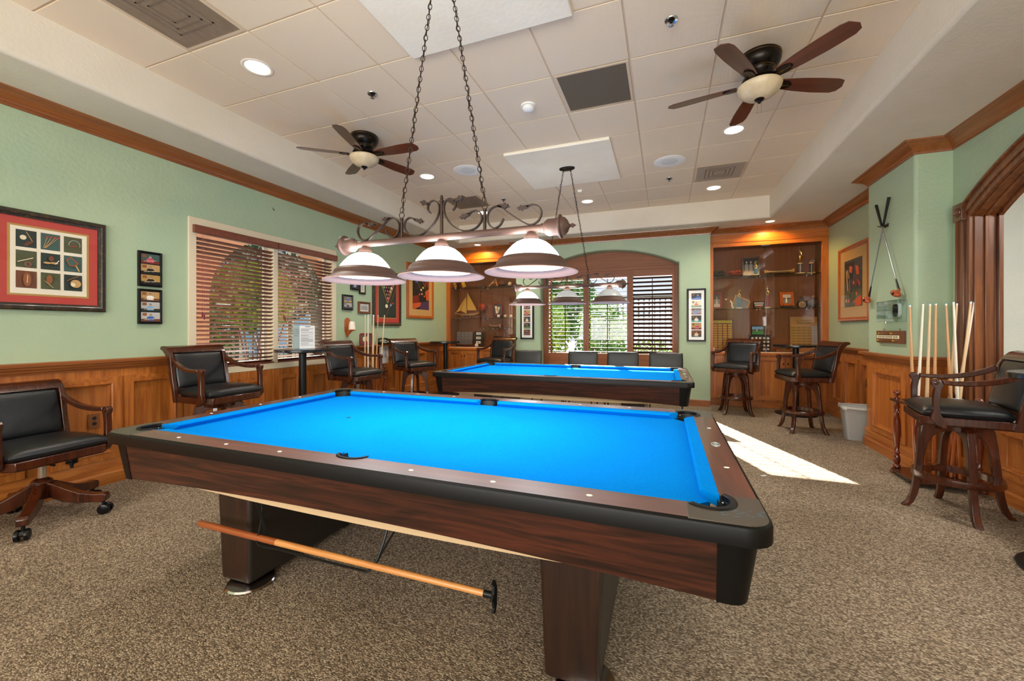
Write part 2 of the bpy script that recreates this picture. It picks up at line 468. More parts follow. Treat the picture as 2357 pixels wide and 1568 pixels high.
def thing(name, label, cat, loc=(0, 0, 0), rotz=0, group=None):
    o = bpy.data.objects.new(name, None); COL.objects.link(o)
    o.empty_display_size = 0.1
    o.location = loc; o.rotation_euler = (0, 0, rotz)
    o['label'] = label; o['category'] = cat
    if group: o['group'] = group
    return o
def tag(o, label, cat, group=None, kind=None):
    o['label'] = label; o['category'] = cat
    if group: o['group'] = group
    if kind: o['kind'] = kind
    return o
def struct(o, label=None):
    o['kind'] = 'structure'
    if label: o['label'] = label
    return o
def copy_tree(o, label=None, loc=None, rotz=None, parent=None):
    c = o.copy(); COL.objects.link(c)
    if parent: c.parent = parent
    for ch in list(o.children): copy_tree(ch, parent=c)
    if label: c['label'] = label
    if loc: c.location = loc
    if rotz is not None: c.rotation_euler = (0, 0, rotz)
    return c
def arc(cx, cy, r, a0, a1, n=12):
    return [(cx + r * math.cos(R(a0 + (a1 - a0) * i / n)), cy + r * math.sin(R(a0 + (a1 - a0) * i / n))) for i in range(n + 1)]
def smoothpts(P, n=6):
    """Catmull-Rom through points"""
    P = [Vector(p) for p in P]; out = []
    Q = [P[0] * 2 - P[1]] + P + [P[-1] * 2 - P[-2]]
    for i in range(1, len(Q) - 2):
        for k in range(n):
            t = k / n
            a, b, c, d = Q[i - 1], Q[i], Q[i + 1], Q[i + 2]
            out.append(0.5 * ((2 * b) + (c - a) * t + (2 * a - 5 * b + 4 * c - d) * t * t + (3 * b - a - 3 * c + d) * t ** 3))
    out.append(P[-1]); return out
def text(body, size, name, m, parent, loc, rot=(PI / 2, 0, 0), shear=0):
    cu = bpy.data.curves.new(name, 'FONT'); cu.body = body; cu.size = size; cu.align_x = 'CENTER'; cu.align_y = 'CENTER'
    cu.extrude = 0.0004; cu.shear = shear
    tmp = bpy.data.objects.new(name, cu)
    me = bpy.data.meshes.new_from_object(tmp); me.materials.clear(); me.materials.append(MATS[m])
    bpy.data.objects.remove(tmp); bpy.data.curves.remove(cu)
    o = bpy.data.objects.new(name, me)
    COL.objects.link(o); o.parent = parent; o.location = loc; o.rotation_euler = rot
    return o
XL, XR = -4.42, 2.42
YB = 7.62
ZC, ZS = 3.353, 3.01
# ================================================================== ROOM SHELL
struct(MB('carpet').box(-4.6, 5.4, -3.6, 8.5, -0.05, 0).build('floor', smooth=False))
struct(MB('paving').box(-40, 30, 8.5, 45, -0.2, -0.06).box(-40, -4.6, -20, 8.5, -0.2, -0.06).build('ground', smooth=False))

# tiled ceiling field
G = 0.6096; GX, GY = -3.907, 2.007
TX0, TX1, TY0, TY1 = -3.82, 1.50, -3.0, 7.24
panels = [(-1.768, -0.552, 1.397, 2.617), (-1.768, -0.552, 4.445, 5.664)]
vents = {(1, -1), (5, 2), (7, 6), (1, 6)}
mb = MB()
mb.box(TX0 - .02, TX1 + .02, TY0, TY1 + .02, ZC + 0.0065, ZC + 0.1, 'grid_cream')
for i in range(0, 10):
    for j in range(-9, 10):
        x0, x1 = GX + i * G, GX + (i + 1) * G
        y0, y1 = GY + j * G, GY + (j + 1) * G
        x0, x1, y0, y1 = max(x0, TX0 - .012), min(x1, TX1 + .012), max(y0, TY0), min(y1, TY1 + .012)
        if x1 - x0 < .03 or y1 - y0 < .03 or (i, j) in vents: continue
        for (a, b, c, d) in panels:
            if c - .01 <= y0 and y1 <= d + .01:
                if x0 < a < x1: x1 = a + .008
                elif x0 < b < x1: x0 = b - .008
                elif a <= x0 and x1 <= b: x0 = x1
        if x1 - x0 < .03: continue
        g = .008
        mb.box(x0 + g, x1 - g, y0 + g, y1 - g, ZC, ZC + .007, 'ceiling_tile')
struct(mb.build('ceiling', smooth=False))
# dropped plaster border around the tile field
mb = MB('cream_plaster')
prof = [(0, 3.45), (0, 3.045)] + [(.035 - .035 * math.cos(R(a)), 3.045 - .035 * math.sin(R(a))) for a in (15, 30, 45, 60, 75, 90)] + [(1.25, 3.01), (1.25, 3.45)]
mb.sweep([(TX0, TY0), (TX1, TY0), (TX1, TY1), (TX0, TY1)], prof, closed=True)
struct(mb.build('ceiling.001', ang=25))
for k, (a, b, c, d) in enumerate(panels):
    o = MB('panel_white').box(a, b, c, d, ZC - .03, ZC + .009).build('plaster_panel', bevel=.008)
    tag(o, ['white ceiling panel over the near pool table, partly cut off by the picture', 'white square ceiling panel carrying the canopy of the far pendant lamp'][k], 'ceiling panel')

# walls
WT = .16
def wbox(name, *a, m='green_wall'):
    return struct(MB(m).box(*a).build(name, smooth=False))
LY0, LY1, LZ0, LZ1 = 2.735, 4.555, .885, 2.365          # left window opening
mb = MB('green_wall')
mb.box(XL - WT, XL, -3.6, LY0, 0, 3.02).box(XL - WT, XL, LY1, 8.5, 0, 3.02).box(XL - WT, XL, LY0, LY1, 0, LZ0).box(XL - WT, XL, LY0, LY1, LZ1, 3.02)
struct(mb.build('wall_left', smooth=False))
# back wall: green section with the arched niche
NX0, NX1, NS = -2.25, 0.225, 2.45
nc = (NX0 + NX1) / 2; nh = (NX1 - NX0) / 2; rise = .30; NR = (nh * nh + rise * rise) / (2 * rise); na = math.degrees(math.asin(nh / NR))
archN = arc(nc, NS + rise - NR, NR, 90 - na, 90 + na, 24)
mb = MB('green_wall')
YE = YB + .035; E_ = .035
archE = arc(nc, NS + rise - NR, NR + E_, 90 - na, 90 + na, 24)
mb.box(-2.755, NX0, YE, 8.0, 0, 3.02).box(NX1, 0.717, YE, 8.0, 0, 3.02).box(NX0, NX1, YB, 8.0, 0, .62)
mb.prism([(NX0, 3.02), (NX1, 3.02)] + archN, YE, 8.0, 'y')
mb.box(-2.755, NX0 - E_, YB, YE, 0, 3.02).box(NX1 + E_, 0.717, YB, YE, 0, 3.02)
mb.prism([(NX0 - E_, 3.02), (NX1 + E_, 3.02)] + [(NX1 + E_, archE[0][1])] + archE + [(NX0 - E_, archE[-1][1])], YB, YE, 'y')
# rounded plaster edge of the niche
edge = []
for q in range(7):
    o = E_ * (1 - math.sin(R(15 * q))); y = YB + E_ * (1 - math.cos(R(15 * q)))
    a_ = arc(nc, NS + rise - NR, NR + o, 90 - na, 90 + na, 24)
    edge.append([(NX1 + o, y, 0)] + [(NX1 + o, y, a_[0][1])] + [(x, y, z) for x, z in a_] + [(NX0 - o, y, a_[-1][1])] + [(NX0 - o, y, 0)])
k_ = len(edge[0]); mb.add([p for e in edge for p in e], [(i * k_ + j, i * k_ + j + 1, (i + 1) * k_ + j + 1, (i + 1) * k_ + j) for i in range(6) for j in range(k_ - 1)])
mb.box(-2.755, -2.6, 8.0, 8.5, 0, 3.02).box(0.55, 0.717, 8.0, 8.5, 0, 3.02)
struct(mb.build('wall_back', ang=20))
struct(MB('green_wall').box(-4.6, -2.755, 8.36, 8.5, 0, 3.02).box(.717, 2.6, 8.36, 8.5, 0, 3.02).build('wall_back.001', smooth=False))
# right wall
mb = MB('green_wall')
mb.box(XR, XR + .14, 5.72, 8.5, 0, 3.02)
AY0, AY1, AZ0, AS = 1.84, 4.56, .62, 2.25
ac = (AY0 + AY1) / 2; ah = (AY1 - AY0) / 2; ar = .42; AR = (ah * ah + ar * ar) / (2 * ar); aa = math.degrees(math.asin(ah / AR))
archA = arc(ac, AS + ar - AR, AR, 90 - aa, 90 + aa, 28)
mb.box(XR, XR + .14, AY1, 4.82, 0, 3.02).box(XR, XR + .14, -3.6, AY0, 0, 3.02).box(XR, XR + .14, AY0, AY1, 0, AZ0)
mb.prism([(AY0, 3.02), (AY1, 3.02)] + archA, XR, XR + .14, 'x')
struct(mb.build('wall_right', smooth=False))
def roundrect(x0, x1, y0, y1, r, n=5):
    return arc(x1 - r, y1 - r, r, 0, 90, n) + arc(x0 + r, y1 - r, r, 90, 180, n) + arc(x0 + r, y0 + r, r, 180, 270, n) + arc(x1 - r, y0 + r, r, 270, 360, n)
struct(MB('green_wall').prism([(2.56, 5.72), (2.15, 5.72)] + arc(2.18, 4.85, .03, 180, 270, 6) + [(2.56, 4.82)], 0, 3.02, 'z').build('wall_right.001'))
# wall behind the camera with its wide window
mb = MB('white_plaster')
mb.box(-4.6, -3.8, -3.6, -3.5, 0, 3.02).box(1.8, 2.56, -3.6, -3.5, 0, 3.02).box(-3.8, 1.8, -3.6, -3.5, 0, .6).box(-3.8, 1.8, -3.6, -3.5, 2.9, 3.02)
struct(mb.build('wall_front', smooth=False))
mb = MB('panel_white')
for x in (-3.8, -2.4, -1.0, .4, 1.74): mb.box(x, x + .06, -3.58, -3.5, .6, 2.9)
mb.box(-3.8, 1.8, -3.58, -3.5, 2.1, 2.16)
struct(mb.build('window_3', smooth=False))
# adjoining room beyond the arch
struct(MB('white_plaster').box(5.0, 5.1, -1, 7, 0, 3.3).box(2.56, 5.0, 6.4, 6.5, 0, 3.3).box(2.56, 5.0, -1, -.9, 0, 3.3).box(2.56, 5.1, -1, 6.5, 3.2, 3.3).build('wall_adjoining', smooth=False))

# ---- mouldings
crown = [(0, 2.905), (.011, 2.905), (.014, 2.922), (.022, 2.930), (.026, 2.938), (.040, 2.952), (.062, 2.970), (.082, 2.978), (.088, 2.986), (.102, 2.990), (.118, 2.996), (.120, 3.01), (0, 3.01)]
path = [(XL, -3.5), (XL, 7.79), (-2.755, 7.79), (-2.755, YB), (.717, YB), (.717, 7.79), (XR, 7.79), (XR, 5.72), (2.15, 5.72), (2.15, 4.82), (XR, 4.82), (XR, -3.5)]
struct(MB('crown_wood').sweep(path, crown).build('trim_1', ang=10))
rail = [(.0, .962), (.026, .962), (.030, .975), (.038, .980), (.042, .995), (.052, 1.003), (.056, 1.018), (.072, 1.024), (.074, 1.046), (.068, 1.052), (0, 1.052)]
base = [(.0, 0), (.040, 0), (.040, .085), (.034, .098), (.028, .102), (.028, .19), (.022, .205), (0, .205)]
pL1 = [(XL, -3.5), (XL, 2.672)]; pL2 = [(XL, 4.612), (XL, 7.79)]; pR = [(XR, 7.79), (XR, 5.72), (2.15, 5.72), (2.15, 4.82), (XR, 4.82), (XR, 4.685)]
struct(MB('crown_wood').sweep(pL1, rail).sweep(pL2, rail).build('trim_2', ang=22))
struct(MB('crown_wood').sweep(pR, rail).build('trim_3', ang=22))
struct(MB('oak_y').sweep([(XL, -3.5), (XL, 7.79)], base).build('baseboard_left', ang=22))
struct(MB('oak_y').sweep([(XR, 7.79), (XR, 5.72), (2.15, 5.72), (2.15, 4.82), (XR, 4.82), (XR, -3.5)], base).build('baseboard_right', ang=22))
bb = [(0, 0), (.02, 0), (.02, .1), (.014, .11), (0, .11)]
struct(MB('crown_wood_x').sweep([(-2.755, YB), (.717, YB)], bb).build('baseboard_back', ang=22))

def wainscot(name, P0, P1, recesses, z0, z1, top, mold='oak_v'):
    """flat panelling on the wall line P0->P1 (interior on the right); recesses are (u0,u1) along it"""
    P0, P1 = Vector((*P0, 0)), Vector((*P1, 0)); L = (P1 - P0).length; d = (P1 - P0) / L; nrm = Vector((d.y, -d.x, 0))
    mb = MB('oak_v')
    mb.T = Matrix(((d.x, nrm.x, 0, P0.x), (d.y, nrm.y, 0, P0.y), (0, 0, 1, 0), (0, 0, 0, 1)))
    mb.box(0, L, 0, .006, .2, top)
    u = 0; F = .062
    for a, b in recesses + [(L, L)]:
        if a - u > .002: mb.box(u, a, .006, .018, .2, top)
        if b > a:
            mb.box(a, b, .006, .018, .2, z0); mb.box(a, b, .006, .018, z1, top)
            # raised frame and sloped inner moulding
            A0, B0, C0, D0 = a - F, b + F, z0 - F, z1 + F * .9
            mb.box(A0, a,   .018, .036, C0, D0); mb.box(b, B0,   .018, .036, C0, D0)
            mb.box(a, b,   .018, .036, C0, z0, 'oak_x'); mb.box(a, b,   .018, .036, z1, D0, 'oak_x')
            w = .024
            mb.prism([(a, .006), (a + w, .006), (a + w, .011), (a + w * .5, .016), (a + w * .35, .036), (a, .044)], z0, z1, 'z', mold)
            mb.prism([(b, .006), (b - w, .006), (b - w, .011), (b - w * .5, .016), (b - w * .35, .036), (b, .044)], z0, z1, 'z', mold)
            for zz, s in ((z0, 1), (z1, -1)):
                mb.prism([(.006, zz), (.006, zz + s * w), (.011, zz + s * w), (.016, zz + s * w * .5), (.036, zz + s * w * .35), (.044, zz)], a + w * .5, b - w * .5, 'x', 'oak_x')
        u = b
    return struct(mb.build(name, ang=20))
def lw(*px): return [(a - (-3.5), b - (-3.5)) for a, b in px]
pan = [(-3.2, -2.9), (-2.5, -2.2), (-1.8, -1.5), (-1.1, -.8), (-.45, -.15), (.2, .46), (.72, .98), (1.25, 1.5), (1.765, 2.07), (2.215, 2.545)]
wainscot('trim_4', (XL, -3.5), (XL, 2.675), lw(*pan), .27, .845, .962)
wainscot('trim_5', (XL, 2.675), (XL, 4.61), [(.12, .40), (.56, .78), (1.03, 1.25), (1.50, 1.76)], .27, .70, .826)
wainscot('trim_6', (XL, 4.61), (XL, 7.79), [(.12, .42), (.60, .90), (1.06, 1.34), (1.56, 1.90), (2.02, 2.30), (2.44, 2.76), (2.88, 3.1)], .27, .845, .962)
wainscot('trim_7', (XR, 7.79), (XR, 5.72), [(.30, .60), (.75, 1.07), (1.23, 1.47), (1.62, 1.9)], .27, .845, .962)
wainscot('trim_8', (2.15, 5.72), (2.15, 4.82), [(.20, .76)], .27, .845, .962)
wainscot('trim_9', (2.15, 4.82), (XR, 4.82), [], .27, .845, .962)
wainscot('trim_10', (XR, 4.82), (XR, -3.5), [(.62, .84), (1.02, 1.45), (1.65, 2.1), (2.3, 2.75), (3.0, 3.5)], .255, .515, .60)
struct(MB('oak_v').box(XR - .022, XR, 4.68, 4.82, .6, .962).build('trim_11', smooth=False))

# arched opening casing in the right wall
def arcoff(dr, n=28): return arc(ac, AS + ar - AR, AR + dr, 90 - aa, 90 + aa, n)
mb = MB('walnut')
for w0, w1, p in ((0, .045, .03), (.045, .075, .045), (.075, .115, .035), (.1145, .13, .055)):
    a0, a1 = arcoff(w0), arcoff(w1)
    mb.prism([(y, z) for y, z in a0] + [(y, z) for y, z in a1[::-1]], XR - p, XR + .002, 'x')
    for s, yy in ((1, AY1), (-1, AY0)):
        ya, yb = sorted((yy + s * w0, yy + s * w1))
        mb.box(XR - p, XR + .002, ya, yb, .60, AS + .02)
struct(mb.build('trim_12', bevel=.004, ang=30))
mb = MB('walnut')     # jamb lining with its two stepped boards
for x0, x1, t in ((XR, XR + .06, .012), (XR + .06, XR + .08, .026), (XR + .08, XR + .14, .006), (XR + .14, XR + .17, .03)):
    a0, a1 = arcoff(.004), arcoff(-t)
    mb.prism(a0 + a1[::-1], x0, x1, 'x')
    mb.box(x0, x1, AY1 - t, AY1 + .004, AZ0, AS).box(x0, x1, AY0 - .004, AY0 + t, AZ0, AS)
mb.box(XR - .05, XR + .18, AY0, AY1, AZ0 - .03, AZ0 + .012, 'oak_y')
struct(mb.build('trim_13', bevel=.003, ang=30))
mb = MB('walnut')
for s, yy in ((1, AY1), (-1, AY0)):
    mb.box(XR - .062, XR, min(yy + s * .03, yy + s * .145), max(yy + s * .03, yy + s * .145), AS - .02, AS + .13)
    mb.lathe([(0, -.07), (.018, -.07), (.022, -.062), (.030, -.062), (.034, -.07), (.040, -.07), (.044, -.06)], c=(XR, yy + s * .088, AS + .055), axis='x', seg=20)
struct(mb.build('trim_14', bevel=.003, ang=30))

# ---- left window: cream frame, glass, two wooden blinds
mb = MB('cream_frame')
wy0, wy1, wz0, wz1 = 2.675, 4.612, .828, 2.425
mb.box(XL - .02, XL + .018, wy0, LY0 + .01, wz0, wz1).box(XL - .02, XL + .018, LY1 - .01, wy1, wz0, wz1)
mb.box(XL - .02, XL + .018, LY0 + .01, LY1 - .01, LZ1 - .01, wz1).box(XL - .02, XL + .018, LY0 + .01, LY1 - .01, wz0, LZ0 + .01)
mb.box(XL - WT, XL + .012, 3.615, 3.675, LZ0 + .012, LZ1 - .01)
mb.box(XL - WT, XL - .021, LY0, LY0 + .012, LZ0, LZ1).box(XL - WT, XL - .021, LY1 - .012, LY1, LZ0, LZ1).box(XL - WT, XL, LY0, LY1, LZ0, LZ0 + .012)
w1 = mb.build('window_1', bevel=.003)
struct(w1, 'cream framed double window in the green left wall')
mb = MB('white_plastic')
for a, b in ((LY0 + .012, 3.615), (3.675, LY1 - .012)):
    for zz in (LZ0 + .012, LZ1 - .05): mb.box(XL - .13, XL - .1, a, b, zz, zz + .04)
    for yy in (a, b - .04): mb.box(XL - .13, XL - .1, yy, yy + .04, LZ0, LZ1)
mb.build('sash', parent=w1)
MB('clear_glass').box(XL - .118, XL - .112, LY0 + .04, LY1 - .04, LZ0 + .04, LZ1 - .04).build('pane', parent=w1, smooth=False)

def blind(y0, y1, label, zt=2.345, zb=.90):
    t = thing('venetian_blind', label, 'blind', (XL, (y0 + y1) / 2, zb), R(90), 'wooden blinds on the left window')
    w = y1 - y0; h = zt - zb
    mb = MB('blind_wood'); mb.prism([(0 - .052, h - .075), (-.058, h - .07), (-.058, h - .01), (-.05, h + .002), (.004, h + .002), (.004, h - .075)], -w / 2 - .012, w / 2 + .012, 'x')
    mb.build('valance', parent=t)
    mb = MB('blind_wood')
    n = int((h - .09) / .0445)
    for i in range(n):
        z = .03 + i * .0445
        T = mb.T; mb.T = Matrix.Translation((0, 0.012, z)) @ Matrix.Rotation(R(-27), 4, 'X')
        mb.box(-w / 2, w / 2, -.024, .024, -.0014, .0014); mb.T = T
    mb.build('slats', parent=t, smooth=False)
    MB('blind_wood').box(-w / 2, w / 2, -.012, .036, 0, .018).build('bottom_rail', parent=t, bevel=.002)
    mb = MB('c_maroon')
    for x in (-w * .36, -w * .36 + .02, w * .3, w * .3 + .02): mb.tube([(x, -.016, .01), (x, -.016, h - .07)], .0011, seg=4)
    mb.build('ladder_cords', parent=t)
    mb = MB('c_maroon'); mb.tube([(-w * .42, -.03, h - .07), (-w * .42, -.03, h * .40)], .0013, seg=4).lathe([(.003, h * .40), (.008, h * .39), (.007, h * .365), (.002, h * .36)], c=(-w * .42, -.03, 0), seg=8)
    mb.lathe([(.003, h * .385), (.008, h * .375), (.007, h * .35), (.002, h * .345)], c=(-w * .42 + .02, -.03, 0), seg=8).tube([(-w * .42 + .02, -.03, h - .07), (-w * .42 + .02, -.03, h * .385)], .0013, seg=4)
    mb.build('pull_cord', parent=t)
blind(2.72, 3.63, 'brown wooden blind on the left half of the double window, behind the first stool')
blind(3.665, 4.585, 'brown wooden blind on the right half of the double window, behind the tall round table')

# ---- back window: wood frame in the niche + three shutters
YW = 7.85
mb = MB('shutter_wood')
mb.box(NX0 + .0, NX0 + .06, YW - .03, YW + .05, .62, 2.45).box(NX1 - .06, NX1, YW - .03, YW + .05, .62, 2.45)
mb.box(NX0 + .06, NX1 - .06, YW - .028, YW + .05, .62, .70, 'shutter_wood_x')
mb.box(NX0 + .06, NX1 - .06, YW - .028, YW + .05, 2.395, 2.45, 'shutter_wood_x')
mb.prism([(NX0, 2.45)] + archN[::-1] + [(NX1, 2.45)], YW, YW + .05, 'y', 'shutter_wood_x')
for x in (-1.425, -.615): mb.box(x, x + .03, YW - .03, YW + .05, .70, 2.395)
w2 = mb.build('window_2', bevel=.003); struct(w2, 'arched window niche in the back wall with brown wood header')
MB('clear_glass').box(NX0 + .03, NX1 - .03, YW + .10, YW + .106, .66, 2.42).build('pane', parent=w2, smooth=False)
mb = MB('c_brown')
for x in (-2.15, -1.41, -.6, .12): mb.box(x, x + .03, YW + .09, YW + .12, .66, 2.42)
mb.build('sash', parent=w2)
def shutter(x0, x1, tilt, label, slat):
    t = thing('window_shutter', label, 'shutter', ((x0 + x1) / 2, YW - .005, .70), 0, 'wooden shutters in the back window')
    w = x1 - x0; H = 1.695; st = .038
    mb = MB('shutter_wood'); mb.box(-w / 2, -w / 2 + st, -.02, .015, 0, H).box(w / 2 - st, w / 2, -.02, .015, 0, H)
    mb.box(-w / 2 + st, w / 2 - st, -.018, .013, 0, .15, 'shutter_wood_x').box(-w / 2 + st, w / 2 - st, -.018, .013, H - .12, H, 'shutter_wood_x')
    mb.build('frame', parent=t, bevel=.002)
    mb = MB(slat); n = int((H - .27) / .0755)
    for i in range(n + 1):
        z = .15 + .03 + i * .0755
        if z > H - .13: break
        T = mb.T; mb.T = Matrix.Translation((0, 0, z)) @ Matrix.Rotation(R(tilt), 4, 'X')
        mb.prism([(-.032, 0), (-.022, .0038), (.022, .0038), (.032, 0), (.022, -.0038), (-.022, -.0038)], -w / 2 + st, w / 2 - st, 'x'); mb.T = T
    mb.build('louvers', parent=t, ang=20)
    mb = MB('slat_dark'); mb.box(-.006, .006, -.05, -.04, .17, H - .15); mb.build('tilt_rod', parent=t)
shutter(-2.19, -1.425, 14, 'left wooden shutter of the back window with open flat louvers', 'slat_dark')
shutter(-1.395, -.615, 14, 'middle wooden shutter of the back window with open flat louvers', 'slat_dark')
shutter(-.585, .165, 39, 'right wooden shutter of the back window with tilted louvers showing as thick bars', 'slat_dark')
# ================================================================== OUTSIDE THE WINDOWS
def leaves(mb, c, r, n, size, m, shape=1.0):
    for _ in range(n):
        while True:
            p = Vector((random.uniform(-1, 1), random.uniform(-1, 1), random.uniform(-1, 1)))
            if .3 < p.length < 1: break
        p = Vector((p.x * r[0], p.y * r[1], p.z * r[2])) + Vector(c)
        a = Vector((random.gauss(0, 1), random.gauss(0, 1), random.gauss(0, 1))).normalized(); b = a.orthogonal().normalized()
        s = size * random.uniform(.6, 1.3)
        mb.add([p - a * s, p + b * s * .45, p + a * s, p - b * s * .45], [(0, 1, 2, 3)], m)
def shrub(name, label, cat, c, r, n, size, m, m2, stems=5):
    t = thing(name, label, cat, (c[0], c[1], -.06))
    mb = MB()
    leaves(mb, (0, 0, c[2] + .06), r, n, size, m); leaves(mb, (0, 0, c[2] + .06), r, n // 3, size, m2)
    mb.build('foliage', parent=t, smooth=False)
    mb = MB('c_brown')
    for k in range(stems):
        a = 2 * PI * k / stems
        mb.tube([(0.05 * math.cos(a), .05 * math.sin(a), 0), (r[0] * .3 * math.cos(a), r[1] * .3 * math.sin(a), c[2] * .6), (r[0] * .6 * math.cos(a + .4), r[1] * .6 * math.sin(a + .4), c[2] + r[2] * .5)], [.03, .02, .008], seg=5)
    mb.build('stem', parent=t)
shrub('garden_shrub', 'yellow green leafy shrub outside the left part of the back window', 'shrub', (-2.95, 10.2, 1.15), (.72, .6, 1.15), 2600, .06, 'leaf_yellow', 'leaf')
shrub('garden_shrub', 'green leafy shrub outside the middle of the back window', 'shrub', (-1.5, 10.4, 1.1), (.68, .55, 1.1), 2300, .06, 'leaf', 'leaf_yellow')
shrub('garden_shrub', 'dark shrub low outside the right part of the back window', 'shrub', (-.3, 10.3, .5), (.6, .5, .6), 1200, .05, 'leaf_yellow', 'leaf_dark')
shrub('garden_tree', 'green tree standing far beyond the back window', 'tree', (-4.2, 14.5, 2.2), (2.0, 1.2, 1.6), 3200, .12, 'leaf', 'leaf_dark')
# pergola / fence far behind the back window
mb = MB('building_tan')
for k in range(26): mb.box(-3.2 + k * .2, -3.2 + k * .2 + .05, 17.0, 17.05, 0, 2.6)
mb.box(-3.3, 2.2, 16.96, 17.1, 2.5, 2.62).box(-3.3, 2.2, 16.96, 17.1, .5, .6)
tag(mb.build('slat_fence', smooth=False), 'pale slatted fence seen through the right shutter of the back window', 'fence')
# left: terracotta porch with an arch
AX = -6.9
pts = [(2.0, 0), (4.5, 0), (4.5, 1.9)] + [(5.9 - 1.4 * math.cos(R(a)), 1.9 + 1.15 * math.sin(R(a))) for a in range(6, 91, 7)] + [(5.9 + 1.4 * math.sin(R(a)), 1.9 + 1.15 * math.cos(R(a))) for a in range(7, 91, 7)] + [(7.3, 0), (8.2, 0), (8.2, 4.2), (2.0, 4.2)]
tag(MB('stucco_pink').prism([(y, z - .06) for y, z in pts], AX - .35, AX, 'x').build('porch_arch', smooth=False), 'terracotta stucco porch wall with an arched opening outside the left window', 'wall')
shrub('garden_shrub', 'dark green shrub behind the porch fence outside the left window', 'shrub', (-8.6, 5.3, .95), (.6, .8, 1.0), 1700, .07, 'leaf_dark', 'leaf')
shrub('garden_shrub', 'yellow leaved shrub seen high through the right blind', 'shrub', (-9.6, 7.3, 2.1), (.9, 1.0, .9), 1900, .08, 'leaf_yellow', 'leaf')
shrub('garden_tree', 'silvery green tree beyond the porch arch', 'tree', (-12, 9.6, 3.1), (1.6, 2.2, 1.6), 3000, .12, 'leaf_dark', 'c_ltgrey')
mb = MB('black_metal')
for k in range(30): mb.tube([(AX - .18, 4.56 + k * .092, 0), (AX - .18, 4.56 + k * .092, 1.0)], .008, seg=5)
mb.box(AX - .195, AX - .165, 4.52, 7.28, .98, 1.01).box(AX - .195, AX - .165, 4.52, 7.28, .08, .11)
tag(mb.build('porch_railing'), 'black metal railing in the porch arch outside the left window', 'railing')
b = thing('tan_building', 'tan neighbouring building with glazed doors seen through the right blind', 'building', (-16.5, 11, -.06))
MB('building_tan').box(-1, 1, -4, 5, 0, 3.3).build('walls', parent=b, smooth=False)
mb = MB('cream_frame')
for y in (-3.4, -2.2, -1.0, .2, 1.4, 2.6): mb.box(1.0, 1.04, y, y + 1.0, .1, 2.3)
mb.build('door_frames', parent=b, smooth=False)
mb = MB('c_ltblue')
for y in (-3.4, -2.2, -1.0, .2, 1.4, 2.6): mb.box(1.04, 1.05, y + .1, y + .9, .3, 2.2)
mb.build('panes', parent=b, smooth=False)
